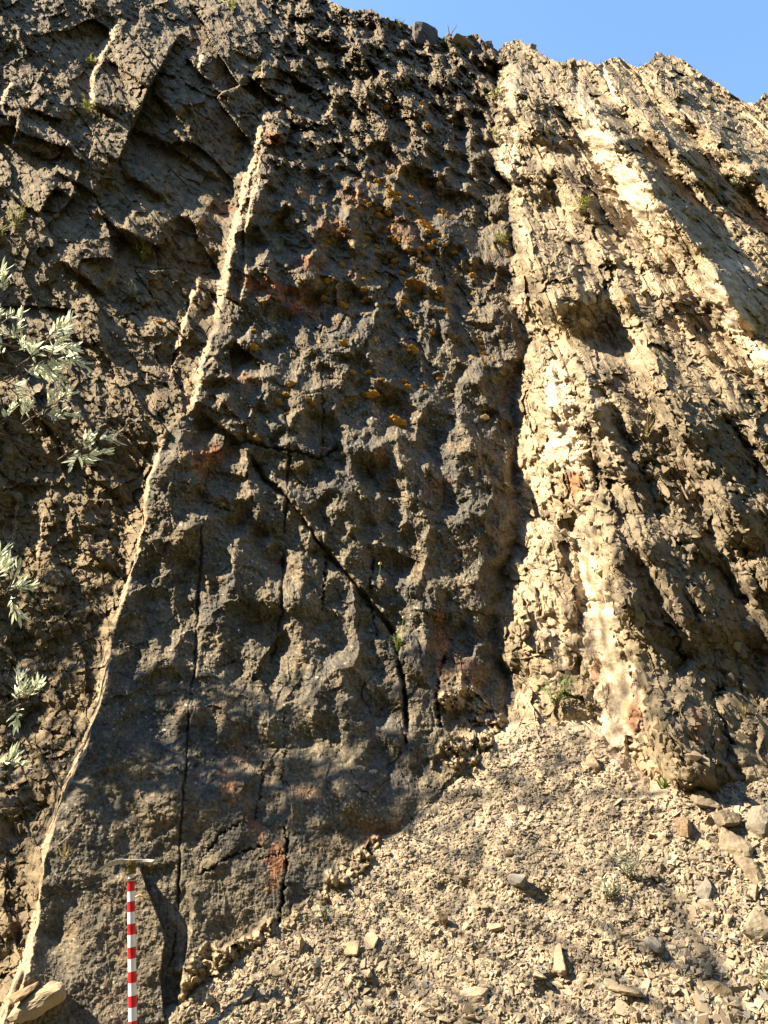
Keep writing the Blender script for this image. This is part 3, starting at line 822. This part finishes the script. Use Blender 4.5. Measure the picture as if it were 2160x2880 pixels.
for yy in (2471, 2474):
    c = pt.lerp(pb, along(yy)); mb.tube([c + (sa * math.cos(2*math.pi*k/16) + sb * math.sin(2*math.pi*k/16)) * .0195 for k in range(17)], .0024, 5)
mb.build('cord_wrap', m_cord, axe)
mb = MB(); mb.tube([deep(x, y, DT - .02) for x, y in ((362,2468),(354,2472),(347,2482),(346,2495),(349,2508),(355,2516),(362,2519))], .0017, 5); mb.build('cord_loop', m_wood, axe)
mb = MB(); mb.tube([deep(x, y, DT + .03) for x, y in ((378,2524),(386,2521),(393,2517),(400,2521),(410,2526),(420,2527))], [.003, .005, .006, .004, .003, .002], 6); mb.build('cord_knot', m_wood, axe)

# ------------------------------------------------------------------ willow at the left, leaning in over the view
m_bark = plain_material('willow_bark', (.10, .07, .045), .9, 0, .35, 30, bump=.6)
m_twig = plain_material('young_twig', (.22, .15, .07), .8, 0, .3, 40)
m_wleaf = plain_material('willow_leaf', (.74, .79, .56), .25, 0, .30, 14, transl=.3)
m_gleaf = plain_material('green_leaf', (.13, .22, .05), .55, 0, .3, 30, transl=.3)
m_sage = plain_material('sage_leaf', (.40, .44, .29), .7, 0, .2, 40, transl=.2)
m_yleaf = plain_material('yellow_green_leaf', (.28, .30, .06), .6, 0, .25, 40, transl=.3)
m_dry = plain_material('dry_grass', (.46, .36, .17), .8, 0, .25, 40, transl=.2)
m_flower = plain_material('cream_petal', (.75, .66, .28), .7, 0, .15, 60)
m_moss = plain_material('golden_moss', (.44, .245, .05), .95, 0, .4, 140, bump=.9)
m_mossb = plain_material('brown_moss', (.20, .105, .035), .95, 0, .4, 140, bump=.9)
m_mossp = plain_material('pale_lichen', (.55, .47, .24), .95, 0, .3, 140, bump=.9)
mats_chip = mat_chip

def sprig(tw, lf, base, d, length, nl=15, ll=.055, lw=.013, tight=1.0):
    lw *= 1.1; ll *= .95; d = Vector(d).normalized(); b = Vector(base); tip = b + d * length
    pts = curve(b, tip, length * .06, 5, length * .02); tw.tube(pts, [.0028, .0024, .002, .0016, .001], 4, cap=False)
    for i in range(nl):
        t = .25 + .75 * i / (nl - 1); p = pts[min(4, int(t * 4))].lerp(pts[min(4, int(t * 4) + 1)], t * 4 - int(t * 4))
        o = rv(1); o -= d * o.dot(d); o.normalize()
        a = d * (.55 + .7 * t) + (o * .9 + Vector((0, 0, .25))) * tight
        L_ = ll * random.uniform(.65, 1.25)
        lf.leaf(p, a, o + rv(.5), L_, lw * random.uniform(.8, 1.25) * (L_ / ll) ** .5, random.uniform(-.05, .3))

def willow(name, label, root, limbs, sprays, casters):
    t = empty(name, root); tag(t, label, 'tree')
    br, lf = MB(), MB(); tw = br
    nodes = []
    for q in limbs:
        pts = []
        for i in range(len(q) - 1): pts += curve(q[i][0], q[i + 1][0], 0, 6, .02)[(1 if i else 0):]
        rr_ = np.interp(np.linspace(0, 1, len(pts)), np.linspace(0, 1, len(q)), [x[1] for x in q])
        br.tube(pts, list(rr_), 9); nodes += pts[3:]
    def attach(p, r=.008):
        k = min(nodes, key=lambda n_: (n_ - p).length + (.8 if n_.z > p.z + .3 else 0))
        pts = curve(k, p, .04 * (p - k).length, 8, .012); br.tube(pts, list(np.linspace(r, .003, 8)), 5); return (pts[-1] - pts[-3]).normalized()
    for (px_, py_, rad, dep, ns, drn) in sprays:
        c = deep(px_, py_, dep)
        k = deep(px_ - 30 - rad * 1.2, py_ + rad * .9, dep + .08); g = attach(k)
        br.tube(curve(k, c, .01, 5), [.004, .0036, .003, .0026, .002], 5)
        for i in range(max(1, int(ns * .62 + .5))):
            o = rv(rad * dep / FPX * .55); p = k.lerp(c, random.uniform(.3, 1)) + o * .45
            sprig(tw, lf, p, Vector(drn) + rv(.55), random.uniform(.06, .13), random.randint(11, 17), random.uniform(.042, .06), .0125)
    for (px_, py_, L_, ns, sp) in casters:
        L0 = L_
        p = (on_plane(np.array(px_ * 1.), np.array(py_ * 1.), bil(M, px_, py_)) if py_ < contactV(px_) else on_scree(np.array(px_ * 1.), np.array(py_ * 1.), 0.))
        for _ in range(200):
            q = p - SUN * L_; ux, uy = project(q)
            if ux < -520 or uy < -330 or (q - CAM) @ FWD < .1: break
            L_ += .1
        g = attach(Vector(q), .007)
        if L0 < 4 and px_ > 230:                                # a bough seen only by the streak of shade it throws
            tl = random.choice((-.22, -.1, .05, .2)); run_ = Vector(Wv + Uv * tl).normalized(); hl = random.uniform(.22, .42)
            bp = curve(Vector(q) - run_ * hl, Vector(q) + run_ * hl, .02, 9, .012)
            if max(project(np.array(w_))[0] for w_ in bp) < -120:
                br.tube(bp, [.026, .025, .024, .022, .020, .017, .014, .010, .005], 7)
                for w_ in bp[1:]: sprig(tw, lf, w_, run_ + rv(.2), random.uniform(.10, .2), 9, .06, .016, .3)
        for i in range(ns):
            tl = random.choice((-.25, -.1, .15, .35)) if i == 0 else tl
            run_ = Vector(Wv + Uv * tl).normalized()
            b = Vector(q) + run_ * random.gauss(0, sp * 2.2) + rv(sp * (.09 if sp > .1 else 1.0))
            u_, v_ = project(np.array(b))
            if u_ > -110 and (np.array(b) - CAM) @ FWD > 0 and -200 < v_ < 3000: continue
            sprig(tw, lf, b, run_ * random.choice((-1, 1)) + rv(.12), random.uniform(.2, .36), random.randint(14, 20), random.uniform(.05, .065), .017, .22 if L0 < 4 else 1.0)
    br.build('branches', m_bark, t); lf.build('foliage', m_wleaf, t)
    return t
V3 = lambda *a: Vector(a)
limbsA = [[(V3(-3.9, .4, -.1), .09), (V3(-3.7, .5, 1.4), .07), (V3(-3.4, .8, 2.6), .05), (V3(-3.6, 1.1, 4.2), .04), (V3(-3.9, 1.6, 6.2), .028), (V3(-4.2, 2.4, 8.6), .012)],
          [(V3(-3.7, .5, 1.4), .035), (V3(-3.2, 1.2, 2.4), .022), (V3(-2.5, 2.2, 3.0), .012)],
          [(V3(-3.4, .8, 2.6), .03), (V3(-3.1, 1.8, 3.8), .02), (V3(-3.0, 2.8, 4.8), .010)]]
spA = [(30,800,50,3.2,4,(.3,0,1)),(40,880,70,3.2,6,(.5,0,.7)),(100,930,80,3.15,9,(.8,-.1,.5)),(160,970,70,3.1,10,(1,-.1,.3)),(190,940,50,3.1,6,(1,-.1,.5)),(120,1020,60,3.15,7,(.7,-.1,-.2)),
       (50,1050,50,3.2,5,(.4,-.1,-.5)),(40,1170,50,3.2,5,(.2,-.2,.9)),(165,1140,60,3.1,6,(.8,-.1,.3)),(265,1240,60,3.05,6,(.8,-.1,.3)),(250,1265,40,3.05,3,(.3,-.2,-.9))]
casA = [(250,1950),(420,2000),(320,2090),(480,2180),(720,2050),(660,2240),(870,2160),(1000,2290),(1120,2110),(300,2270),(560,1960),(1260,2010),(1340,1930),(300,2010),(380,1940),(520,2070),(620,2130),(800,2220),(930,2230),(430,2120),(700,2290),(1060,2200),(260,2180),
        (60,1950),(120,2150),(60,2280),(40,2450),(150,1750),(60,1800),(20,2050),(90,2080),(30,2180),(150,2230),(80,1880),(20,2350),(110,2000),(160,1650),(90,1700)]
casB = [(1650,1720),(1690,1850),(1640,1920),(1740,1940),(1790,2010),(1500,2140),(1580,2110),(1640,2290),(1700,2275),(1850,1900),(1950,1850),(2100,1880),(1990,2000),(1230,2280),(1400,2310),(2050,1950),(1880,2050)]
willow('willow_tree', 'tall willow reaching pale silvery leaves in from the left edge', (-3.9, .4, 0), limbsA, spA,
       [(x, y, 2.0 + random.random(), (2 if x > 230 else 10), .14) for x, y in casA] + [(x, y, 5.5 + random.random(), 6, .09) for x, y in casB])
limbsB = [[(V3(-2.5, 2.5, -.1), .03), (V3(-2.2, 2.9, .8), .024), (V3(-1.95, 3.0, 1.6), .016), (V3(-1.9, 3.1, 2.4), .008)]]
spB = [(14,1630,40,3.05,8,(.3,-.2,.9)),(40,1655,36,3.05,7,(.9,-.2,.1)),(76,1960,34,3.0,8,(.6,-.2,.8)),(90,1975,26,3.0,4,(.9,-.1,-.1)),(18,2140,34,2.95,7,(.6,-.2,.6))]
willow('willow_sapling', 'low willow sapling poking three small leafy shoots past the lower left edge', (-2.5, 2.5, 0), limbsB, spB, [])

# ------------------------------------------------------------------ moss cushions on the slab
def cushion(seed, mat):
    bm = bmesh.new(); bmesh.ops.create_icosphere(bm, subdivisions=3, radius=1)
    r_ = np.random.default_rng(seed); ph = r_.uniform(0, 9, 9)
    for v in bm.verts:
        x, y, z = v.co
        k = 1 + .16 * math.sin(5 * x + ph[0]) * math.sin(4 * y + ph[1]) + .10 * math.sin(9 * x + ph[2] + 3 * z) + .08 * math.sin(11 * y + ph[3]) + .11 * r_.standard_normal()
        v.co = (x * k, y * .62 * k, z * .45 * k)
    me = bpy.data.meshes.new('moss_cushion'); bm.to_mesh(me); bm.free(); me.materials.append(mat)
    return me
CU = [cushion(i, m_moss) for i in range(5)]; CUB = cushion(9, m_mossb); CUP = cushion(11, m_mossp)
c8 = [(330,25,14),(530,45,22),(450,115,12),(650,120,14),(660,155,28),(730,165,16),(700,210,20),(845,205,20),(320,225,14),(455,262,16),(420,230,12),(545,305,20),(635,340,26),(550,370,24),(700,420,18),
      (740,300,10),(830,305,20),(880,330,16),(910,355,14),(940,385,16),(960,420,18),(985,450,26),(1010,475,16),(1000,515,24),(1060,520,16),(1110,535,10),(1065,605,20),(1030,655,24),(1165,560,12),(1160,640,16),
      (1255,710,18),(1100,325,18),(1150,315,12),(1180,378,14),(1245,402,8),(1110,75,18),(1035,65,12),(210,490,24),(165,395,10),(430,578,20),(70,612,18),(10,650,16),(650,478,22),(690,495,16),(610,522,16),
      (735,548,12),(710,592,26),(640,568,10),(530,658,20),(400,715,12),(840,680,22),(935,680,22),(920,715,12),(925,738,12),(1005,778,24),(710,792,16),(660,840,18),(770,908,14),(920,890,18),(200,835,18),
      (405,960,16),(400,1050,18),(60,985,20),(115,970,18),(430,1145,18),(400,1170,16),(490,1185,14),(210,1210,28),(40,1140,22),(1400,860,10),(1415,920,18),(1270,905,10),(1230,932,10),(1370,605,10),
      (1122,1060,16),(985,1122,14),(1075,1128,14),(1130,1155,8),(1178,1145,10),(1038,1218,14),(1190,1265,12),(740,1255,12),(655,945,8),(610,1195,10),(730,1310,14)]
moss = [(900 + x * .3014, 500 + y * .3014, r * .3014 * 1.25, 0) for x, y, r in c8]
moss += [(1080 + x * .651, y * .651, r, 0) for x, y, r in ((30,750,9),(190,550,6),(165,455,6),(10,470,8),(240,800,6),(20,810,9),(45,860,7),(270,940,6))]
moss += [(x * .651, 720 + y * .651, r, 0) for x, y, r in ((1475,45,8),(1480,220,14),(1100,330,8),(1485,385,11),(1095,400,11),(1590,510,11),(1260,560,11),(1235,605,9),(1200,635,11),(1330,625,8),(1350,640,7),
         (1600,605,20),(1110,795,9),(1395,840,10),(1240,690,7),(1420,115,9),(1570,150,8),(1650,540,7),(1525,510,8),(875,1010,6),(965,1080,6),(1215,375,6),(1590,195,7),(690,292,8),(1480,860,5))]
moss += [(1080 + x * .651, 720 + y * .651, r, 0) for x, y, r in ((125,410,14),(100,570,8),(170,570,8),(240,540,9),(205,340,7),(305,355,6),(85,545,8),(410,372,6),(420,400,6),(430,425,6),(435,470,5),(240,150,8),
         (180,20,10),(150,75,9),(380,90,9),(230,190,7),(265,240,6),(45,30,9),(75,80,8),(80,205,7),(90,200,6),(1045,195,7))]
moss += [(1166, 806, 25, 1), (1116, 1194, 24, 2), (1118, 562, 7, 3), (1022, 696, 6, 3), (1332, 832, 7, 3), (1360, 1178, 11, 3), (990, 590, 6, 3), (730, 198, 9, 3)]
for x, y, r, k in moss:
    p = rock_at(x, y, .018); d = (p - Vector(CAM)).length; s_ = 1.2 * r * d / FPX
    o = bpy.data.objects.new('lichen_tuft' if k == 3 else 'moss_cushion', {1: CUB, 3: CUP}.get(k) or random.choice(CU)); C.objects.link(o)
    o.location = p; o.scale = (s_, s_ * 1.1, s_ * (.85 if k == 3 else .72))
    o.rotation_euler = (R(-20) + random.gauss(0, .2), random.gauss(.1, .2), random.gauss(0, .3))
    hi = 'near the top of the patch' if y < 640 else ('in the middle of the patch' if y < 840 else 'scattered low on the slab')
    if k == 1: tag(o, 'largest brown moss cushion, rough and dark, in the middle of the slab', 'moss', 'moss cushions on the slab')
    elif k == 2: tag(o, 'large flat orange moss cushion alone below the main patch', 'moss', 'moss cushions on the slab')
    elif k == 3: tag(o, 'pale cream round lichen tuft on the rock face', 'lichen', 'pale lichen tufts')
    else: tag(o, ('plump ' if r > 6 else 'tiny ') + 'golden moss cushion on dark rock, ' + hi, 'moss', 'moss cushions on the slab')

# ------------------------------------------------------------------ small plants rooted in the rock and scree
def leafy(name, label, cat, base, h_, ns, mat, nl=9, ll=.03, lw=.008, spread=.5, lean=(0, -.25, 1), stem=m_twig, flowers=0, group=None):
    t = empty(name, base); tag(t, label, cat, group); st, lf, fl = MB(), MB(), MB(); b = Vector(base)
    for i in range(ns):
        d = (Vector(lean) + Vector((random.gauss(0, spread), random.gauss(0, spread * .6), random.gauss(0, spread * .3)))).normalized()
        L_ = h_ * random.uniform(.6, 1.05); pts = curve(b + rv(.006), b + d * L_, L_ * .05, 5, L_ * .02)
        st.tube(pts, [.0026, .0022, .002, .0017, .0012], 4)
        for k in range(nl):
            tt_ = .15 + .85 * k / max(1, nl - 1); p = pts[0].lerp(pts[-1], tt_)
            o = rv(1); o -= d * o.dot(d); o.normalize()
            lf.leaf(p, d * (.4 + .6 * tt_) + o, d + o * .3, ll * random.uniform(.7, 1.2), lw * random.uniform(.8, 1.2), random.uniform(0, .3))
    st.build('stems', stem, t); lf.build('leaves', mat, t, smooth=True)
    return t
def flower(t, base, tip, r):
    st, hd = MB(), MB(); pts = curve(base, tip, .0, 6, .004); st.tube(pts, .0016, 5); st.build('flower_stalk', m_gleaf, t)
    c = Vector(tip)
    for k in range(9):
        a = 2 * math.pi * k / 9; o = Vector((math.cos(a), -.2, math.sin(a)))
        hd.leaf(c - o * r * .1, o * .8 + Vector((0, -.9, .3)), Vector((0, -1, .2)), r * 1.25, r * 1.0, -.3)
    hd.tube([c - Vector((0, 0, r * .7)), c, c + Vector((0, -r * .4, r * .5))], [r * .3, r * .85, r * .4], 8); hd.build('flower_head', m_flower, t)
def grass(name, label, base, h_, n, mat, spread=.35, lean=(0, -.3, 1), w=.004, group=None, cat='grass'):
    t = MB(); b = Vector(base)
    for i in range(n):
        d = (Vector(lean) + Vector((random.gauss(0, spread), random.gauss(0, spread * .5), 0))).normalized(); L_ = h_ * random.uniform(.5, 1.05)
        sd_ = d.cross(Vector((0, 1, .1)) + rv(.3)).normalized(); dr_ = Vector((d.x, d.y, -.4)) * L_ * .35
        P = [b + rv(.006) * 1 + d * L_ * q + dr_ * q * q for q in (0, .35, .7, 1)]
        ww = [w, w * .9, w * .6, w * .05]
        vs_ = []
        for p, q in zip(P, ww): vs_ += [p - sd_ * q, p + sd_ * q]
        t.add(vs_, [(0, 1, 3, 2), (2, 3, 5, 4), (4, 5, 7, 6)])
    o = t.build(name, mat, None, smooth=True)
    return tag(o, label, cat, group)
def U_(x, y, py_): return Vector(cliff_at(x, y)) if py_ else Vector(scree_at(x, y))
def sz(x, y, px_): return px_ * (Vector(cliff_at(x, y)) - Vector(CAM)).length / FPX
def ssz(x, y, px_): return px_ * (Vector(scree_at(x, y)) - Vector(CAM)).length / FPX

leafy('leafy_plant', 'bushy bright green plant at the foot of the pale rock hollow', 'plant', rock_at(1556, 1990, .03), sz(1556, 1990, 75), 10, m_gleaf, 9, .045, .013, .55)
leafy('sage_plant', 'larger pale sage plant with four spread stems on the scree', 'plant', scree_at(1765, 2475, .0), ssz(1765, 2475, 85), 7, m_sage, 12, .04, .008, .6)
leafy('sage_plant', 'small compact pale sage plant left of the larger one on scree', 'plant', scree_at(1715, 2535, .0), ssz(1715, 2535, 55), 7, m_sage, 10, .035, .009, .4)
leafy('sage_plant', 'pale green seedling at the right edge of the scree', 'plant', scree_at(2142, 2780, .0), ssz(2142, 2780, 60), 6, m_sage, 8, .035, .010, .5)
leafy('seedling', 'little green seedling where scree meets the dark slab', 'plant', scree_at(915, 2585, .01), ssz(915, 2585, 34), 5, m_sage, 7, .028, .008, .6)
t = leafy('poppy_plant', 'single cream poppy on a tall stalk growing from the slab fissure', 'flower', rock_at(1044, 1705, .02), sz(1044, 1700, 26), 9, m_sage, 6, .03, .011, .9)
flower(t, rock_at(1050, 1690, .03), rock_at(1063, 1605, .09), sz(1063, 1605, 6.5))
t = leafy('poppy_plant', 'dense green poppy clump with cream blooms below the fissure', 'flower', rock_at(1120, 1838, .02), sz(1120, 1830, 46), 20, m_gleaf, 8, .026, .006, .35)
for x, y, r in ((1128,1755,5.5), (1150,1749,6), (1109,1795,3.5)): flower(t, rock_at(1124, 1830, .03), rock_at(x, y, .09), sz(x, y, r))
leafy('sprig_plant', 'green sprig growing from a crack in the upper left cliff', 'plant', rock_at(402, 740, .02), sz(402, 740, 55), 7, m_yleaf, 9, .05, .013, .4, group=None)
leafy('sprig_plant', 'pale dry rooted plant hanging below the green sprig', 'plant', rock_at(366, 850, .02), sz(366, 850, 52), 7, m_sage, 8, .045, .012, .4)
leafy('sprig_plant', 'thin green plant with tall stems on the far left cliff', 'plant', rock_at(48, 660, .02), sz(48, 660, 90), 8, m_yleaf, 10, .045, .009, .25)
leafy('sprig_plant', 'small green tuft beneath the thin far left plant', 'plant', rock_at(8, 670, .02), sz(8, 670, 30), 4, m_yleaf, 7, .045, .012, .6)
leafy('sprig_plant', 'pale sage bush on the tan beds near the right edge', 'plant', rock_at(2080, 540, .03), sz(2080, 540, 46), 11, m_sage, 9, .06, .016, .8)
leafy('sprig_plant', 'small green plant on tan rubble below the pale bed', 'plant', rock_at(1632, 595, .03), sz(1632, 595, 34), 8, m_yleaf, 8, .05, .014, .6)
leafy('sprig_plant', 'yellow green plant at the foot of the tan bed edge', 'plant', rock_at(1418, 690, .03), sz(1418, 690, 38), 8, m_yleaf, 8, .05, .013, .6)
leafy('sprig_plant', 'tiny green plant on the boundary above the yellow green one', 'plant', rock_at(1448, 556, .03), sz(1448, 556, 18), 5, m_gleaf, 7, .04, .012, .7)
leafy('sprig_plant', 'small green plant in the groove beside the slab', 'plant', rock_at(1496, 1075, .03), sz(1496, 1075, 32), 7, m_sage, 7, .035, .010, .7)
leafy('sprig_plant', 'faint green plant low in the groove beside the slab', 'plant', rock_at(1482, 1525, .02), sz(1482, 1525, 20), 4, m_yleaf, 6, .025, .007, .7)
leafy('sprig_plant', 'yellow shoots in the narrow crack at the top left', 'plant', rock_at(243, 320, .03), sz(243, 320, 36), 6, m_yleaf, 8, .055, .014, .4)
leafy('sprig_plant', 'small yellow plant beside the uppermost tan sliver', 'plant', rock_at(256, 190, .03), sz(256, 190, 22), 5, m_yleaf, 7, .05, .016, .6)
leafy('sprig_plant', 'low green plant near the top of the dark face', 'plant', rock_at(646, 26, .03), sz(646, 26, 22), 7, m_yleaf, 7, .06, .018, .9)
for x, y, q, l in ((1405, 250, 30, 'upper yellow green moss plant on the tan bed edge'), (1396, 278, 22, 'middle yellow green moss plant on the tan bed edge'), (1393, 390, 26, 'lower yellow green moss plant on the tan bed edge')):
    leafy('edge_plant', l, 'plant', rock_at(x, y + 6, .03), sz(x, y, q), 7, m_yleaf, 8, .05, .018, .7, group='plants along the tan bed edge')
G_ = [(1872, 2232, 62, 20, m_gleaf, 'green grass tuft at the top right of the scree', .006), (2086, 2020, 60, 10, m_dry, 'wispy grass tuft right of the cobbles above the scree', .004), (182, 2420, 66, 7, m_dry, 'few dry grass blades beside the tan edge at lower left', .003),
      (1815, 1235, 80, 8, m_dry, 'pale dry grass stalks on the right hand rubble', .004), (1048, 285, 62, 7, m_dry, 'dry grass fan high on the dark face', .007), (855, 318, 40, 7, m_dry, 'small dry grass tuft above the tan edge', .006),
      (420, 720, 40, 6, m_yleaf, 'thin grass beside the green sprig on the left cliff', .005)]
for x, y, q, n_b, m_, l, w_ in G_:
    b = rock_at(x, y, .02) if y < contactV(x) else Vector(scree_at(x, y)); grass('grass_tuft', l, b, sz(x, y, q) if y < contactV(x) else ssz(x, y, q), n_b, m_, w=w_)
for i, (x, q, n_b) in enumerate(((925,20,9),(955,12,7),(1010,24,6),(1125,34,14),(1175,40,3),(1190,22,4),(1250,24,10),(1268,60,3),(1385,30,4),(1400,22,12),(1512,30,9),(1520,20,10),(1575,46,2),(1650,26,5),(1690,30,3),(1700,22,6),(1760,16,6),(1812,24,10),(1835,18,6),(1905,16,6),(1950,14,6))):
    y = float(np.interp(x, U1, skyV)) + 4; b = rock_at(x, y, .0) + Vector((0, .05, -.02))
    grass('grass_tuft', ('pale dry grass stalk' if n_b < 4 else 'low green grass tuft') + ' on the skyline ' + ('left of the dark boulder' if x < 1180 else ('above the dark slab' if x < 1420 else ('above the tan beds' if x < 1720 else 'on the right shoulder'))),
          b, sz(x, y + 6, q), n_b, m_dry if n_b < 8 else m_yleaf, .25, (0, -.1, 1), .009, group='grass along the skyline')

# ------------------------------------------------------------------ separate stones
mat_stone = rock_material('loose_stone', 90, .5, .004, vary=.22)
def stone(name, label, p, size, shape, c, rotm, seed, group=None, cat='rock', n=16, boxy=.62):
    vs_, fs = hull(seed, *shape, n=n, boxy=boxy, rough=True); c = np.array(c) * .72; v = (np.array(rotm) @ vs_.T).T * size
    o = link_mesh(name, np_mesh(name, v, fs, np.repeat(np.array([c]), len(v), 0)), mat_stone); o.location = p
    return tag(o, label, cat, group)
def up_frame(z, yaw):
    z = np.array(z, float); x = np.array([math.cos(yaw), math.sin(yaw), .1]); return frame(z, x)
SKYR = [(1206,84,44,(1,.7,.95),(.13,.11,.085),'large dark angular boulder perched on the skyline'), (1166,70,15,(.45,.4,1),(.2,.16,.1),'narrow upright rock spike left of the dark boulder'),
        (1300,112,36,(1,.6,.45),(.30,.23,.14),'long tan flat block right of the dark boulder'), (1262,112,20,(.9,.7,.7),(.17,.14,.095),'small dark block just right of the boulder'),
        (1338,110,20,(.7,.6,.9),(.26,.2,.12),'tan block beside the long flat block'), (1372,132,22,(1,.7,.8),(.2,.16,.1),'brown block left of the tan bed crest'), (1436,116,24,(1,.8,.5),(.30,.24,.15),'tan block crowning the tan bed edge'),
        (1494,134,18,(.8,.6,.9),(.3,.24,.15),'small pointed tan stone on the crest'), (1602,168,24,(1.1,.6,.35),(.36,.28,.18),'flat pale stone resting on the crest'), (1056,44,20,(.8,.7,.9),(.19,.15,.1),'brown pointed rock high on the left skyline')]
for i, (x, y, q, shp, c, l) in enumerate(SKYR):
    p = Vector(cliff_at(x, max(y, float(np.interp(x, U1, skyV)) + 3))) + Vector((0, .05, 0)); d = (p - Vector(CAM)).length; p -= Vector((0, 0, q * d / FPX * .12))
    stone('boulder', l, p, q * d / FPX * 1.05, shp, c, up_frame((.15 * (-1) ** i, -.2, 1), .3 * i), 40 + i, 'rocks along the skyline')
BIG = [(1465,2274,22,'pale flat stone alone near the top of the scree',(1,.7,.25),(.48,.38,.25)), (1450,2478,34,'grey wedge shaped stone left of the sage plants',(1,.55,.4),(.27,.24,.19)), (1246,2592,38,'upright brown slab half sunk in mid scree',(.5,.4,1),(.27,.21,.13)),
       (1040,2655,36,'pale flat stone catching light below the seedling',(1,.75,.2),(.46,.37,.24)), (985,2672,28,'flat tan stone left of the pale one below the seedling',(1,.8,.2),(.36,.28,.17)), (888,2712,17,'small bright stone above the lower left chips',(1,.8,.5),(.5,.42,.3)),
       (1395,2612,26,'elongated tan stone in the centre of the scree',(1,.45,.35),(.36,.28,.18)), (1580,2702,42,'wedge stone with pale top in the lower scree',(1,.6,.4),(.40,.31,.2)), (1520,2746,26,'pale upturned chip beside the lower hollow',(.7,.5,.9),(.5,.4,.26)),
       (1838,2656,36,'flat grey stone right of the lower hollow',(1,.8,.25),(.26,.23,.18)), (1886,2668,17,'small bright chip next to the flat grey stone',(1,.5,.3),(.55,.47,.35)), (2045,2322,42,'brown block second from the right among the scree edge blocks',(1,.75,.6),(.24,.185,.12)),
       (1926,2328,36,'orange brown block below the grass tuft',(1,.7,.5),(.29,.2,.115)), (2062,2392,46,'large light block with flat top near the right edge',(1,.8,.5),(.33,.26,.17)), (2140,2320,44,'rounded grey block cut by the right edge',(1,.8,.6),(.26,.22,.16)),
       (2122,2462,52,'big tan slab tilting at the right edge of the scree',(1,.7,.35),(.34,.26,.17)), (1992,2512,32,'grey angular stone right of the sage plants',(1,.7,.6),(.24,.21,.16)), (2135,2622,56,'broad flat slab low at the right edge',(1,.7,.3),(.33,.27,.18)),
       (1755,2786,48,'long thin slab lying by the lower hollow',(1,.4,.2),(.32,.25,.16)), (594,2822,38,'upright grey slab at the foot of the axe trough',(.4,.3,1),(.30,.27,.21)), (850,2662,26,'thin tan flake leaning at the scree edge',(1,.5,.2),(.4,.31,.2)),
       (780,2736,24,'flat flake among chips left of the pale stone',(1,.6,.25),(.38,.3,.19)), (1330,2812,40,'flat pale slab at the bottom of the scree',(1,.6,.25),(.42,.33,.22)), (1190,2222,18,'small tan block at the shaded scree margin',(1,.7,.6),(.33,.26,.16)),
       (1670,2150,26,'angular tan block at the scree apex',(1,.7,.6),(.34,.26,.17)), (2092,2140,40,'rounded brown cobble above the right scree edge',(1,.8,.7),(.25,.2,.13)), (1985,2260,34,'squared cobble in the right rubble margin',(1,.8,.7),(.27,.21,.14)),
       (2010,2790,40,'wide tan flake at the lower right',(1,.6,.25),(.36,.28,.18)), (1100,2790,28,'dark sided tan flake at the bottom',(1,.5,.3),(.33,.26,.17)), (700,2800,24,'tan flake near the foot of the crumbly outcrop',(1,.6,.25),(.36,.28,.18))]
for i, (x, y, q, l, shp, c) in enumerate(BIG):
    s_ = float(ssz(x, y, q)); p = Vector(scree_at(x, y)) + Vector(SN) * s_ * .18
    stone('scree_stone', l, p, s_, shp, c, up_frame(SN + .35 * rng.standard_normal(3), random.uniform(-1.2, 1.2)), 80 + i, 'larger stones on the scree', 'stone')
# middle-sized stones: many of a kind, told apart only by where they lie
meds = []
while len(meds) < 200:
    x, y = random.uniform(420, 2150), random.uniform(2060, 2870)
    if y < contactV(x) + 14 or random.random() > (.25 + .75 * (x > 1750)): continue
    meds.append((x, y))
PM = []
for i in range(14):
    pv, pf = hull(300 + i, 1, random.uniform(.5, .9), random.uniform(.22, .6), n=14, boxy=.6, rough=True)
    PM.append(np_mesh('scree_stone', pv, pf, np.repeat(tan_cols(1, (.2,.158,.1), (.36,.285,.185)), len(pv), 0))); PM[-1].materials.append(mat_stone)
for x, y in meds:
    me = random.choice(PM); o = bpy.data.objects.new('scree_stone', me); C.objects.link(o)
    s_ = random.uniform(.010, .021) * (1.1 if x > 1750 else .9); o.scale = (s_,) * 3
    o.location = Vector(scree_at(x, y)) + Vector(SN) * s_ * .3
    o.rotation_euler = Matrix(up_frame(SN + .4 * rng.standard_normal(3), random.uniform(-3, 3)).tolist()).to_euler()
    zone = 'in the coarse rubble along the right edge' if x > 1900 else ('around the sage plants' if x > 1600 and y > 2330 else ('near the scree apex' if y < 2330 else ('in the lower left scree' if x < 1000 else ('in the bottom middle of the scree' if y > 2650 else 'in the middle of the scree'))))
    tag(o, 'angular tan shale stone ' + zone, 'stone', 'shale stones ' + zone)
# tan blocks at the very left foot of the cliff
for i, (x, y, q, shp, c, l) in enumerate(((100,2826,66,(1,.45,.4),(.42,.32,.2),'wedge shaped tan block at the bottom left corner'), (70,2790,40,(.9,.5,.3),(.33,.22,.12),'orange brown slab behind the tan corner block'))):
    p = rock_at(x, y, .03); stone('rock_block', l, p, sz(x, y, q), shp, c, up_frame((-.35, -.3, .9), .35 + .2 * i), 140 + i)
